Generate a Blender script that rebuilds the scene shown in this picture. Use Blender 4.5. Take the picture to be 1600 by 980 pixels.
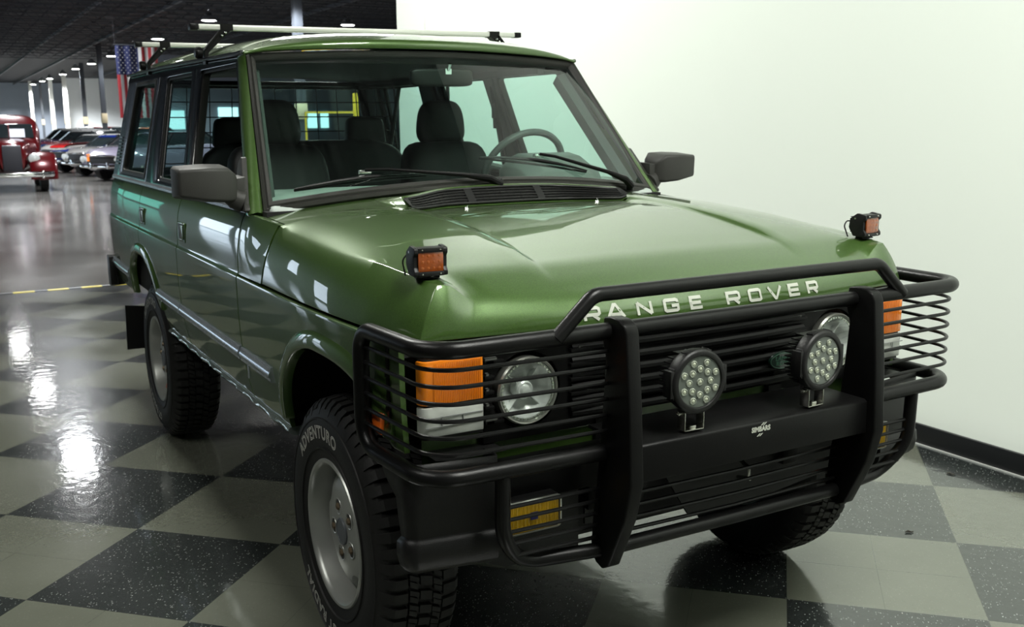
import bpy, bmesh, math, random
from mathutils import Vector, Matrix
from math import sin, cos, pi, radians, sqrt
random.seed(7)
for o in list(bpy.data.objects): bpy.data.objects.remove(o)
SC = bpy.context.scene
COL = SC.collection

# ------------------------------------------------------------------ camera
# world frame: +X is the way the green car faces, +Y its left side, origin on the floor under its front axle
cd = bpy.data.cameras.new('camera'); cam = bpy.data.objects.new('camera', cd); COL.objects.link(cam)
SC.camera = cam
YAW, PITCH, ROLL = 2.62289, -0.187905, -0.0083736
_f = Vector((cos(PITCH)*cos(YAW), cos(PITCH)*sin(YAW), sin(PITCH)))
_r = Vector((sin(YAW), -cos(YAW), 0)); _u = _r.cross(_f)
_r2 = cos(ROLL)*_r + sin(ROLL)*_u; _u2 = -sin(ROLL)*_r + cos(ROLL)*_u
M = Matrix((_r2, _u2, -_f)).transposed().to_4x4(); M.translation = (2.60341, -1.74645, 1.54231)
cam.matrix_world = M
cd.sensor_fit = 'HORIZONTAL'; cd.sensor_width = 36.0; cd.lens = 1568.23/1600*36
cd.clip_start = 0.05; cd.clip_end = 400
cd.dof.use_dof = True; cd.dof.focus_distance = 2.6; cd.dof.aperture_fstop = 8

# ------------------------------------------------------------------ exposure, world
SC.view_settings.view_transform = 'Standard'; SC.view_settings.look = 'None'
SC.view_settings.exposure = 0.0; SC.view_settings.gamma = 1.0; SC.view_settings.use_curve_mapping = False
w = bpy.data.worlds.new('hall_air'); SC.world = w; w.use_nodes = True
w.node_tree.nodes['Background'].inputs[0].default_value = (0.55, 0.62, 0.66, 1)
w.node_tree.nodes['Background'].inputs[1].default_value = 0.06

# ------------------------------------------------------------------ materials
def node(nt, t, **kw):
    n = nt.nodes.new(t)
    for k, v in kw.items(): setattr(n, k, v)
    return n
def mat(name, col=(.5,.5,.5), rough=.5, metal=0., spec=.5, coat=0., coatr=.03, emit=None, estr=0., bump=0., bscale=200., var=0., vscale=8., trans=0., ior=1.45, alpha=1.):
    m = bpy.data.materials.new(name); m.use_nodes = True; nt = m.node_tree
    b = nt.nodes['Principled BSDF']
    b.inputs['Base Color'].default_value = (*col, 1); b.inputs['Roughness'].default_value = rough
    b.inputs['Metallic'].default_value = metal; b.inputs['Specular IOR Level'].default_value = spec
    b.inputs['Coat Weight'].default_value = coat; b.inputs['Coat Roughness'].default_value = coatr
    b.inputs['IOR'].default_value = ior
    b.inputs['Transmission Weight'].default_value = trans
    if emit: b.inputs['Emission Color'].default_value = (*emit, 1); b.inputs['Emission Strength'].default_value = estr
    tc = node(nt, 'ShaderNodeTexCoord')
    nz = node(nt, 'ShaderNodeTexNoise'); nz.inputs['Scale'].default_value = vscale; nz.inputs['Detail'].default_value = 4
    nt.links.new(tc.outputs['Object'], nz.inputs['Vector'])
    if var > 0:
        mx = node(nt, 'ShaderNodeMix', data_type='RGBA', blend_type='MULTIPLY'); mx.inputs[0].default_value = 1
        rp = node(nt, 'ShaderNodeMapRange'); rp.inputs[3].default_value = 1-var; rp.inputs[4].default_value = 1+var
        nt.links.new(nz.outputs['Fac'], rp.inputs[0]); mx.inputs[6].default_value = (*col, 1)
        nt.links.new(rp.outputs[0], mx.inputs[7]); nt.links.new(mx.outputs[2], b.inputs['Base Color'])
    if bump > 0:
        n2 = node(nt, 'ShaderNodeTexNoise'); n2.inputs['Scale'].default_value = bscale; n2.inputs['Detail'].default_value = 3
        bp = node(nt, 'ShaderNodeBump'); bp.inputs['Strength'].default_value = bump; bp.inputs['Distance'].default_value = .002
        nt.links.new(tc.outputs['Object'], n2.inputs['Vector']); nt.links.new(n2.outputs['Fac'], bp.inputs['Height'])
        nt.links.new(bp.outputs[0], b.inputs['Normal'])
    return m
def glass(name, tint, ior=1.5, rough=0.0, haze=0., hcol=(.6,.7,.66), refl=1.0):
    """thin pane: fresnel mirror over a tinted clear sheet, with a little dust haze"""
    m = bpy.data.materials.new(name); m.use_nodes = True; nt = m.node_tree; nt.nodes.clear()
    out = node(nt, 'ShaderNodeOutputMaterial'); mx = node(nt, 'ShaderNodeMixShader')
    fr = node(nt, 'ShaderNodeFresnel'); fr.inputs[0].default_value = ior
    ge = node(nt, 'ShaderNodeNewGeometry')
    mu = node(nt, 'ShaderNodeMath', operation='MULTIPLY'); mu.inputs[1].default_value = refl
    # the fresnel node flips its IOR on back faces, so feed an always-outside IOR
    iv = node(nt, 'ShaderNodeMath', operation='DIVIDE'); iv.inputs[0].default_value = 1.0; iv.inputs[1].default_value = ior
    sw = node(nt, 'ShaderNodeMix', data_type='FLOAT'); sw.inputs[2].default_value = ior
    nt.links.new(iv.outputs[0], sw.inputs[3]); nt.links.new(ge.outputs['Backfacing'], sw.inputs[0])
    nt.links.new(sw.outputs[0], fr.inputs[0])
    tr = node(nt, 'ShaderNodeBsdfTransparent'); tr.inputs[0].default_value = (*tint, 1)
    gl = node(nt, 'ShaderNodeBsdfGlossy'); gl.inputs['Roughness'].default_value = rough; gl.inputs[0].default_value = (1,1,1,1)
    base = tr
    if haze > 0:
        df = node(nt, 'ShaderNodeBsdfDiffuse'); df.inputs[0].default_value = (*hcol, 1)
        m2 = node(nt, 'ShaderNodeMixShader'); tc = node(nt, 'ShaderNodeTexCoord'); nz = node(nt, 'ShaderNodeTexNoise')
        mp = node(nt, 'ShaderNodeMapping'); mp.inputs['Scale'].default_value = (1, 26, 1.2)
        nz.inputs['Scale'].default_value = 2.2; nz.inputs['Detail'].default_value = 5
        rg = node(nt, 'ShaderNodeMapRange'); rg.inputs[1].default_value = .35; rg.inputs[2].default_value = .8
        rg.inputs[3].default_value = haze*.35; rg.inputs[4].default_value = haze*1.6
        nt.links.new(tc.outputs['Object'], mp.inputs[0]); nt.links.new(mp.outputs[0], nz.inputs['Vector'])
        nt.links.new(nz.outputs['Fac'], rg.inputs[0]); nt.links.new(rg.outputs[0], m2.inputs[0])
        nt.links.new(tr.outputs[0], m2.inputs[1]); nt.links.new(df.outputs[0], m2.inputs[2]); base = m2
    nt.links.new(fr.outputs[0], mu.inputs[0]); nt.links.new(mu.outputs[0], mx.inputs[0])
    nt.links.new(base.outputs[0], mx.inputs[1]); nt.links.new(gl.outputs[0], mx.inputs[2]); nt.links.new(mx.outputs[0], out.inputs[0])
    return m
def paint_mat(name, col, flake=.25, metal=.35, rough=.38):
    m = mat(name, col, rough, metal, .5, 1.0, .015)
    nt = m.node_tree; b = nt.nodes['Principled BSDF']; tc = nt.nodes.get('Texture Coordinate')
    vo = node(nt, 'ShaderNodeTexVoronoi'); vo.inputs['Scale'].default_value = 900
    nt.links.new(tc.outputs['Object'], vo.inputs['Vector'])
    sp = node(nt, 'ShaderNodeMapRange'); sp.inputs[3].default_value = 1-flake; sp.inputs[4].default_value = 1+flake
    se = node(nt, 'ShaderNodeSeparateColor'); nt.links.new(vo.outputs['Color'], se.inputs[0]); nt.links.new(se.outputs[0], sp.inputs[0])
    mx = node(nt, 'ShaderNodeMix', data_type='RGBA', blend_type='MULTIPLY'); mx.inputs[0].default_value = 1; mx.inputs[6].default_value = (*col, 1)
    nt.links.new(sp.outputs[0], mx.inputs[7]); nt.links.new(mx.outputs[2], b.inputs['Base Color'])
    return m

GREEN   = paint_mat('green_metallic_paint', (.046, .094, .018))
BLK     = mat('satin_black_steel', (.0045,.0045,.0045), .34, 0, .17, bump=.12, bscale=260)
BLKTUBE = mat('black_powder_coat', (.0045,.0045,.0045), .30, 0, .24, bump=.18, bscale=420)
PLAS    = mat('black_plastic', (.008,.008,.008), .40, 0, .35, bump=.25, bscale=500)
GREYPL  = mat('grey_moulded_plastic', (.032,.032,.029), .5, 0, .4, bump=.3, bscale=500)
RUBBER  = mat('window_rubber', (.030,.030,.027), .42, 0, .5, bump=.1)
DARK    = mat('underbody_black', (.006,.006,.006), .85)
CHANNEL = mat('dark_window_channel', (.009,.009,.008), .55, 0, .3)
TRIMBLK = mat('gloss_black_frame', (.010,.012,.016), .16, 0, .6)
STEEL   = mat('stainless_bracket', (.55,.55,.50), .25, 1, bump=.1)
CHROME  = mat('chrome', (.75,.76,.76), .08, 1)
MOULD   = mat('ribbed_side_moulding', (.48,.53,.58), .2, .7, .6)
TYRE    = mat('tyre_rubber', (.010,.010,.0095), .58, 0, .35, bump=.3, bscale=150, var=.25, vscale=20)
TYREW   = mat('raised_white_lettering', (.55,.55,.50), .6, var=.2, vscale=60)
ALLOY   = mat('silver_alloy', (.36,.37,.345), .38, .55, .5, coat=.25, coatr=.2, var=.08, vscale=14)
HUBGREY = mat('hub_cap_grey', (.11,.12,.13), .4, .2)
RUST    = mat('rusty_lug_nut', (.16,.12,.075), .5, .6, var=.4, vscale=90)
LEATH   = mat('dark_seat_leather', (.008,.009,.009), .5, 0, .35, bump=.4, bscale=300)
DASH    = mat('grey_dash_vinyl', (.42,.47,.44), .55, 0, .4, bump=.3, bscale=400)
CABIN   = mat('dark_cabin_trim', (.007,.008,.0085), .7)
CABGREY = mat('grey_pillar_trim', (.065,.074,.069), .7)
WHITEST = mat('white_lettering', (.42,.44,.38), .5)
AMBER   = mat('amber_lens', (.62,.165,.005), .18, 0, .5, coat=1, coatr=.03, emit=(1,.30,.01), estr=.04, var=.25, vscale=9)
AMBERLED= mat('deep_amber_lens', (.24,.050,.006), .2, 0, .5, coat=1, var=.5, vscale=70)
CLEARL  = mat('clear_ribbed_lens', (.50,.52,.48), .22, .25, .5, coat=1, coatr=.04, var=.2, vscale=25)
YELFOG  = mat('yellow_fog_lens', (.62,.40,.02), .2, .2, .5, coat=1, var=.3, vscale=40)
REDL    = mat('red_tail_lens', (.25,.010,.008), .2, 0, .5, coat=1)
REFLECT = mat('headlamp_reflector', (.62,.64,.62), .25, .35, var=.25, vscale=40)
LEDPLATE= mat('grey_lamp_plate', (.10,.115,.10), .35, .3, coat=.6)
LEDLENS = mat('led_lens_bead', (.40,.43,.35), .12, .35, .6, coat=1, var=.2, vscale=90)
WIND    = glass('green_tinted_windscreen', (.74,.90,.83), 1.5, haze=.006)
SIDEG   = glass('tinted_side_glass', (.62,.80,.77), 1.5)
LENSG   = glass('clear_lamp_glass', (.93,.96,.94), 1.5)
DARKIN  = mat('lamp_cavity_black', (.01,.01,.01), .4)

# ------------------------------------------------------------------ object helpers
def tag(o, label=None, cat=None, group=None, kind=None):
    if label: o['label'] = label
    if cat: o['category'] = cat
    if group: o['group'] = group
    if kind: o['kind'] = kind
    return o
def empty(name, loc=(0,0,0), rz=0., parent=None):
    o = bpy.data.objects.new(name, None); COL.objects.link(o); o.location = loc; o.rotation_euler = (0,0,rz)
    o.empty_display_size = .1
    if parent: o.parent = parent
    return o
class MB:
    def __init__(s): s.v = []; s.f = []; s.m = []; s.mi = 0
    def add(s, vs, fs, mi=None):
        n = len(s.v); s.v += [tuple(p) for p in vs]
        for f in fs: s.f.append([i+n for i in f]); s.m.append(s.mi if mi is None else mi)
        return s
    def box(s, c, d, rot=None, mi=None):
        x,y,z = d[0]/2, d[1]/2, d[2]/2
        P = [Vector(p) for p in ((-x,-y,-z),(x,-y,-z),(x,y,-z),(-x,y,-z),(-x,-y,z),(x,-y,z),(x,y,z),(-x,y,z))]
        if rot is not None: P = [rot @ p for p in P]
        c = Vector(c)
        return s.add([p+c for p in P], [(0,3,2,1),(4,5,6,7),(0,1,5,4),(1,2,6,5),(2,3,7,6),(3,0,4,7)], mi)
    def tube(s, pts, r, seg=12, closed=False, mi=None, cap=True):
        pts = [Vector(p) for p in pts]; n = len(pts)
        rs = r if isinstance(r, (list,tuple)) else [r]*n
        T = []
        for i in range(n):
            if closed: t = pts[(i+1)%n]-pts[i-1]
            else: t = pts[min(i+1,n-1)]-pts[max(i-1,0)]
            T.append(t.normalized())
        up = Vector((0,0,1)) if abs(T[0].z) < .9 else Vector((1,0,0))
        a = (up - T[0]*up.dot(T[0])).normalized(); vs = []
        for i in range(n):
            a = (a - T[i]*a.dot(T[i]))
            a = a.normalized() if a.length > 1e-6 else T[i].orthogonal().normalized()
            b = T[i].cross(a)
            k = 1.0
            if 0 < i < n-1 or closed:
                d1 = (pts[i]-pts[i-1]).normalized(); c_ = max(.3, (d1.dot(T[i])));
                k = 1.0
            for j in range(seg):
                an = 2*pi*j/seg; vs.append(pts[i] + (a*cos(an)+b*sin(an))*rs[i]*k)
        fs = []
        for i in range(n if closed else n-1):
            i2 = (i+1) % n
            for j in range(seg): fs.append((i*seg+j, i*seg+(j+1)%seg, i2*seg+(j+1)%seg, i2*seg+j))
        if cap and not closed: fs += [tuple(reversed(range(seg))), tuple(range((n-1)*seg, n*seg))]
        return s.add(vs, fs, mi)
    def lathe(s, prof, c=(0,0,0), axis='x', seg=32, mi=None, caps=True, arc=None):
        """prof: (radius, height) pairs; height runs along axis"""
        vs = []; fs = []; c = Vector(c); n = len(prof)
        for (r,h) in prof:
            for j in range(seg):
                a = 2*pi*j/seg; u, v = r*cos(a), r*sin(a)
                vs.append(c + Vector({'x':(h,u,v),'y':(u,h,v),'z':(u,v,h)}[axis]))
        for i in range(n-1):
            for j in range(seg): fs.append((i*seg+j, i*seg+(j+1)%seg, (i+1)*seg+(j+1)%seg, (i+1)*seg+j))
        if caps:
            if prof[0][0] > 1e-5: fs.append(tuple(reversed(range(seg))))
            if prof[-1][0] > 1e-5: fs.append(tuple(range((n-1)*seg, n*seg)))
        return s.add(vs, fs, mi)
    def prism(s, poly, axis, a, b, mi=None):
        """poly: 2D outline in the two remaining axes (order x,y,z), extruded from a to b"""
        def P(p, h): return {'x':(h,p[0],p[1]),'y':(p[0],h,p[1]),'z':(p[0],p[1],h)}[axis]
        n = len(poly); vs = [P(p,a) for p in poly]+[P(p,b) for p in poly]
        fs = [tuple(range(n)), tuple(reversed(range(n,2*n)))]+[(i,(i+1)%n,(i+1)%n+n,i+n) for i in range(n)]
        return s.add(vs, fs, mi)
    def loft(s, rings, closed=True, cap=True, mi=None):
        n = len(rings[0]); vs = [p for r in rings for p in r]; fs = []
        for i in range(len(rings)-1):
            for j in range(n if closed else n-1): fs.append((i*n+j, i*n+(j+1)%n, (i+1)*n+(j+1)%n, (i+1)*n+j))
        if cap and closed: fs += [tuple(reversed(range(n))), tuple(range((len(rings)-1)*n, len(rings)*n))]
        return s.add(vs, fs, mi)
    def grid(s, fn, us, vs_, mi=None, mask=None):
        P = [fn(u,v) for v in vs_ for u in us]; n = len(us); fs = []
        for j in range(len(vs_)-1):
            for i in range(n-1):
                if mask and not mask(i,j): continue
                fs.append((j*n+i, j*n+i+1, (j+1)*n+i+1, (j+1)*n+i))
        return s.add(P, fs, mi)
    def frame(s, outer, inner, off, mi=None):
        """ring between two 3D outlines of equal count, given thickness vector off"""
        n = len(outer); off = Vector(off); O = [Vector(p) for p in outer]; I = [Vector(p) for p in inner]
        vs = O+I+[p+off for p in O]+[p+off for p in I]; fs = []
        for i in range(n):
            j = (i+1)%n
            fs += [(i,j,n+j,n+i),(2*n+i,3*n+i,3*n+j,2*n+j),(i,2*n+i,2*n+j,j),(n+i,n+j,3*n+j,3*n+i)]
        return s.add(vs, fs, mi)
    def sphere(s, c, r, seg=16, rings=10, sc=(1,1,1), mi=None):
        prof = [(max(1e-6, r*sin(pi*i/rings)), -r*cos(pi*i/rings)) for i in range(rings+1)]
        k = len(s.v); s.lathe(prof, (0,0,0), 'z', seg, mi, caps=False)
        for i in range(k, len(s.v)):
            p = s.v[i]; s.v[i] = (c[0]+p[0]*sc[0], c[1]+p[1]*sc[1], c[2]+p[2]*sc[2])
        return s
    def build(s, name, mats, parent=None, angle=35, merge=1e-5, bevel=0., bseg=2, bang=35, flip=False, sub=0, loc=None):
        me = bpy.data.meshes.new(name); me.from_pydata(s.v, [], s.f); me.update()
        if not isinstance(mats, (list,tuple)): mats = [mats]
        for m in mats: me.materials.append(m)
        for p, i in zip(me.polygons, s.m): p.material_index = i
        bm = bmesh.new(); bm.from_mesh(me)
        if merge: bmesh.ops.remove_doubles(bm, verts=bm.verts, dist=merge)
        bmesh.ops.dissolve_degenerate(bm, edges=bm.edges, dist=1e-6)
        bmesh.ops.recalc_face_normals(bm, faces=bm.faces)
        if bevel > 0:
            es = [e for e in bm.edges if len(e.link_faces) == 2 and e.calc_face_angle(0) > radians(bang)]
            bmesh.ops.bevel(bm, geom=es, offset=bevel, segments=bseg, profile=.5, affect='EDGES', clamp_overlap=True)
        for f in bm.faces: f.smooth = True
        bm.to_mesh(me); bm.free()
        me.set_sharp_from_angle(angle=radians(angle))
        o = bpy.data.objects.new(name, me); COL.objects.link(o)
        if loc: o.location = loc
        if parent: o.parent = parent
        if sub:
            md = o.modifiers.new('sub','SUBSURF'); md.levels = sub; md.render_levels = sub
        return o
def fillet(pts, rad, n=6, closed=False):
    pts = [Vector(p) for p in pts]; N = len(pts); out = []
    rr = rad if isinstance(rad, (list,tuple)) else [rad]*N
    for i, p in enumerate(pts):
        r = rr[i]
        if (not closed and i in (0, N-1)) or r <= 0: out.append(p); continue
        a = (pts[i-1]-p); b = (pts[(i+1)%N]-p)
        la, lb = a.length, b.length; a.normalize(); b.normalize()
        ang = a.angle(b)
        if abs(ang-pi) < .02: out.append(p); continue
        d = min(r/math.tan(ang/2), la*.49, lb*.49); r2 = d*math.tan(ang/2)
        bis = (a+b).normalized(); c = p + bis*(r2/sin(ang/2))
        s0 = p+a*d-c; s1 = p+b*d-c; th = s0.angle(s1)
        for k in range(n+1):
            t = k/n; out.append(c + (s0*sin((1-t)*th)+s1*sin(t*th))/max(1e-9, sin(th)))
    return out
def lerp(a, b, t): return a+(b-a)*t
def interp(tab, x):
    if x <= tab[0][0]: return tab[0][1]
    for (a,p),(b,q) in zip(tab, tab[1:]):
        if x <= b: return p+(q-p)*(x-a)/(b-a)
    return tab[-1][1]
def sst(a, b, x):
    t = max(0., min(1., (x-a)/(b-a))); return t*t*(3-2*t)
def frange(a, b, n): return [a+(b-a)*i/n for i in range(n+1)]
def txt_mesh(body, size=1., ext=0., off=0., space=1., sx=1.):
    c = bpy.data.curves.new('t', 'FONT'); c.body = body; c.size = size; c.extrude = ext; c.offset = off; c.space_character = space
    c.align_x = 'CENTER'; c.align_y = 'CENTER'; c.resolution_u = 3
    o = bpy.data.objects.new('t', c); COL.objects.link(o); bpy.context.view_layer.update()
    dg = bpy.context.evaluated_depsgraph_get(); me = bpy.data.meshes.new_from_object(o.evaluated_get(dg))
    vs = [(v.co.x*sx, v.co.y, v.co.z) for v in me.vertices]; fs = [tuple(p.vertices) for p in me.polygons]
    bpy.data.objects.remove(o); bpy.data.curves.remove(c); bpy.data.meshes.remove(me)
    return vs, fs
def glyph_strokes(ch):
    """wide block capitals in a 1 x 1 cell, as centre-line strokes"""
    return {'R': [[(.08,0),(.08,.92),(.86,.92),(.94,.84),(.94,.52),(.86,.42),(.08,.42)], [(.52,.42),(.90,0)]],
            'A': [[(0.02,0),(.44,1),(.56,1),(.98,0)], [(.2,.27),(.8,.27)]],
            'N': [[(.08,0),(.08,.96)],[(.08,.96),(.92,.04)],[(.92,.04),(.92,1)]],
            'G': [[(.94,.72),(.94,.86),(.86,.92),(.16,.92),(.08,.84),(.08,.16),(.16,.08),(.86,.08),(.94,.16),(.94,.48),(.52,.48)]],
            'E': [[(.96,.92),(.08,.92),(.08,.08),(.96,.08)],[(.08,.5),(.88,.5)]],
            'O': [[(.16,.92),(.84,.92),(.93,.84),(.93,.16),(.84,.08),(.16,.08),(.07,.16),(.07,.84),(.16,.92)]],
            'V': [[(.02,1),(.46,0.02),(.54,0.02),(.98,1)]]}[ch]
def stroke_quads(pts, w, ax, ay):
    """flat ribbon along a polyline scaled by ax, ay with stroke width w"""
    P = [Vector((p[0]*ax, p[1]*ay)) for p in pts]; n = len(P); L = []; R = []
    closed = (P[0]-P[-1]).length < 1e-6
    for i in range(n):
        if closed and i in (0, n-1): d0 = (P[-1]-P[-2]).normalized(); d1 = (P[1]-P[0]).normalized()
        else:
            d0 = (P[i]-P[i-1]).normalized() if i > 0 else (P[1]-P[0]).normalized()
            d1 = (P[i+1]-P[i]).normalized() if i < n-1 else d0
        t = (d0+d1).normalized(); nn = Vector((-t.y, t.x)); k = 1/max(.5, t.dot(d1))
        L.append(P[i]+nn*w/2*k); R.append(P[i]-nn*w/2*k)
    vs = L+R; fs = [(i, i+1, n+i+1, n+i) for i in range(n-1)]
    return vs, fs
# ================================================================== THE GREEN CAR
car = empty('off_road_car', (0,0,0))
tag(car, 'green metallic four-door off-road car with a black bull bar, parked beside the white wall', 'car')

PROF = [(.55,.80),(.585,.835),(.62,.852),(.70,.870),(.78,.881),(.90,.888),(1.035,.889),(1.047,.8815),(1.058,.880),(1.12,.8785),(1.18,.870),(1.22,.859),(1.25,.845)]
def yb(x, z):
    y = interp(PROF, z)
    if x > -.2: y -= .036*((x+.2)/.7)**2
    if x < -3.1: y -= .010*((-3.1-x)/.5)**2
    return y
ZL = [.55,.60,.605,.62,.65,.69,.73,.78,.83,.88,.92,.96,1.0,1.033,1.039,1.047,1.053,1.06,1.09,1.12,1.15,1.18,1.20,1.22,1.235,1.25]
def archF(x):
    dx = x-.02
    a, e = (.40,2.0) if dx < 0 else (.45,3.0)
    t = abs(dx)/a
    return .55+.39*(1-t**e)**(1/e) if t < 1 else 0.
def archR(x):
    dx = x+2.58
    a, e = (.38,2.0) if dx > 0 else (.40,3.0)
    t = abs(dx)/a
    return .55+.37*(1-t**e)**(1/e) if t < 1 else 0.
def panel(name, xs, zlo, zhi, s, m, parent, fl=.014, label=None, bev=.0035, shear=None, yfn=None):
    """body skin between two height curves, following the car's side, with turned-in edges"""
    b = MB(); cols = []
    for x in xs:
        lo, hi = zlo(x), zhi(x)
        cols.append([(x+(shear(x,z) if shear else 0), s*(yfn or yb)(x,z), z) for z in [min(max(z,lo),hi) for z in ZL]+[hi]])
    n = len(cols[0]); vs = [p for c in cols for p in c]
    fs = [(i*n+j, (i+1)*n+j, (i+1)*n+j+1, i*n+j+1) for i in range(len(cols)-1) for j in range(n-1)]
    me = bpy.data.meshes.new(name); me.from_pydata(vs, [], fs); me.materials.append(m)
    bm = bmesh.new(); bm.from_mesh(me)
    bmesh.ops.remove_doubles(bm, verts=bm.verts, dist=1e-5); bmesh.ops.dissolve_degenerate(bm, edges=bm.edges, dist=1e-5)
    be = [e for e in bm.edges if len(e.link_faces) == 1]
    r = bmesh.ops.extrude_edge_only(bm, edges=be)
    for v in [g for g in r['geom'] if isinstance(g, bmesh.types.BMVert)]: v.co.y -= s*fl
    bmesh.ops.recalc_face_normals(bm, faces=bm.faces)
    es = [e for e in bm.edges if len(e.link_faces) == 2 and e.calc_face_angle(0) > radians(50)]
    bmesh.ops.bevel(bm, geom=es, offset=bev, segments=3, profile=.5, affect='EDGES', clamp_overlap=True)
    for f in bm.faces: f.smooth = True
    bm.to_mesh(me); bm.free(); me.set_sharp_from_angle(angle=radians(50))
    o = bpy.data.objects.new(name, me); COL.objects.link(o); o.parent = parent
    if label: o['label'] = label
    wn = o.modifiers.new('wn','WEIGHTED_NORMAL'); wn.keep_sharp = True; wn.weight = 80
    return o
def xs_for(a, b, arch=None, n=10):
    X = set([round(x,5) for x in frange(a, b, n)])
    if arch:
        c, wr, wf = arch
        for k in range(1, 24):
            t = cos(pi*k/24); x = c + (wf if t > 0 else wr)*t
            if a < x < b: X.add(round(x,5))
        for x in (c-wr+.0004, c+wf-.0004, c-wr-.0004, c+wf+.0004):
            if a < x < b: X.add(round(x,5))
    return sorted(X)
ZS = .607
FA = (.02,.40,.45); RA = (-2.58,.40,.38)
def arch_lip(name, fn, c, wr, wf, zr, zf, s):
    """raised lip round a wheel opening"""
    pts = []
    x0 = c-wr; x1 = c+wf
    pts.append((x0, zr))
    for k in range(0, 37):
        t = -cos(pi*k/36); x = c+(wf if t > 0 else wr)*t*.9999; pts.append((x, max(fn(x), zr if t < 0 else zf)))
    pts.append((x1, zf))
    q = [pts[0]]
    for p in pts[1:]:
        if (Vector(p)-Vector(q[-1])).length > .004: q.append(p)
    pts = q
    rings = []; n = len(pts)
    for i,(x,z) in enumerate(pts):
        a = Vector(pts[max(i-1,0)]); b_ = Vector(pts[min(i+1,n-1)]); t = (b_-a).normalized()
        nn = Vector((-t.y, t.x))                     # away from the opening
        if nn.dot(Vector((x-c, z-.5))) < 0: nn = -nn
        ring = []
        for (o, h) in ((.050,-.003),(.043,.004),(.034,.009),(.022,.012),(.008,.014),(-.001,.013),(-.005,.008),(-.005,-.02),(.02,-.02)):
            X, Z = x+nn.x*o, z+nn.y*o
            ring.append((X, s*(yb(X, Z)+h), Z))
        rings.append(ring)
    return MB().loft(rings).build(name, GREEN, car, angle=60)
def yscut(x, z):
    t = max(0, min(1, (1.236-z)/.188)); yf = .826+.0535*t**.8+.008*sin(pi*t)
    return lerp(yb(x,z), yf, sst(-.72,-.52,x))
for s in (-1, 1):
    side = 'right' if s < 0 else 'left'
    topB = lambda x: 1.25
    # rear quarter, rear door, front door, front wing, scuttle side
    panel('rear_quarter_panel', xs_for(-3.62,-2.646,RA,12), lambda x: max(archR(x), .665), topB, s, GREEN, car)
    rd = panel('rear_door', xs_for(-2.638,-1.756,RA,12), lambda x: max(archR(x), ZS), topB, s, GREEN, car)
    fd = panel('front_door', frange(-1.750,-.788,12), lambda x: ZS, topB, s, GREEN, car)
    panel('front_wing', xs_for(-.780,.505,FA,16), lambda x: max(archF(x), ZS if x < 0 else .775), lambda x: 1.040 if x < -.5 else 1.040, s, GREEN, car)
    panel('scuttle_side_panel', frange(-.780,-.520,6), lambda x: 1.046, lambda x: 1.25-.014*sst(-.74,-.5,x), s, GREEN, car, shear=lambda x,z: .27*(z-1.046)*sst(-.78,-.52,x), yfn=yscut)
    arch_lip('wheel_arch_lip', archF, *FA, .64, .80, s)
    arch_lip('wheel_arch_lip', archR, *RA, .672, .70, s)
    # sill: rolled rail, uneven lower edge, bright highlight put into its silver colour
    rings = []
    for x in frange(-2.20,-.385,40):
        w_ = .004*sin(x*31)+.003*sin(x*57+1)
        c_ = [(x, s*(y+ w_*(1 if z < .6 else .3)), z+w_*.4) for (y,z) in ((.842,.606),(.852,.602),(.856,.594),(.850,.584),(.835,.577),(.79,.575),(.74,.585),(.74,.606))]
        rings.append(c_)
    sl = MB().loft(rings).build('sill', mat('sill_bright_highlight', (.36,.43,.39), .2, .6, coat=1), car, angle=50)
    # ribbed rubber mouldings
    for (xa, xb, par) in ((-3.64,-3.02,car),(-2.245,-1.762,rd),(-1.744,-.794,fd),(-.774,-.425,car)):
        rings = []
        for x in frange(xa, xb, 8):
            y0 = yb(x,.77)
            rings.append([(x, s*(y0+h), z) for (h,z) in ((-.004,.744),(.008,.745),(.012,.750),(.012,.757),(.016,.762),(.018,.770),(.016,.778),(.012,.783),(.012,.790),(.008,.795),(-.004,.796))])
        MB().loft(rings).build('side_moulding', MOULD, par, angle=30)
    # door handles: recessed tray with a lifting flap
    for (xa, par) in ((-1.655, fd), (-2.545, rd)):
        y0 = yb(xa,1.11)
        h = MB().frame([(xa-.062,s*(y0+.004),1.072),(xa+.062,s*(y0+.004),1.072),(xa+.062,s*(y0+.004),1.150),(xa-.062,s*(y0+.004),1.150)],
                       [(xa-.054,s*(y0+.003),1.080),(xa+.054,s*(y0+.003),1.080),(xa+.054,s*(y0+.003),1.142),(xa-.054,s*(y0+.003),1.142)], (0,-s*.006,0)).build('door_handle', GREEN, par, bevel=.0012)
        MB().box((xa,s*(y0+.001),1.111),(.106,.003,.060)).build('handle_tray', PLAS, h)
        MB().prism([(xa-.010,1.084),(xa+.046,1.084),(xa+.046,1.140),(xa-.002,1.140)],'y',s*(y0+.0025),s*(y0+.007)).build('handle_flap', GREEN, h, bevel=.0015)
    # small upright gap guard under the moulding at the wing edge
    MB().box((-.745,s*(yb(-.745,.71)+.003),.712),(.014,.006,.045)).build('jacking_tag', MOULD, car, bevel=.002)

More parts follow.
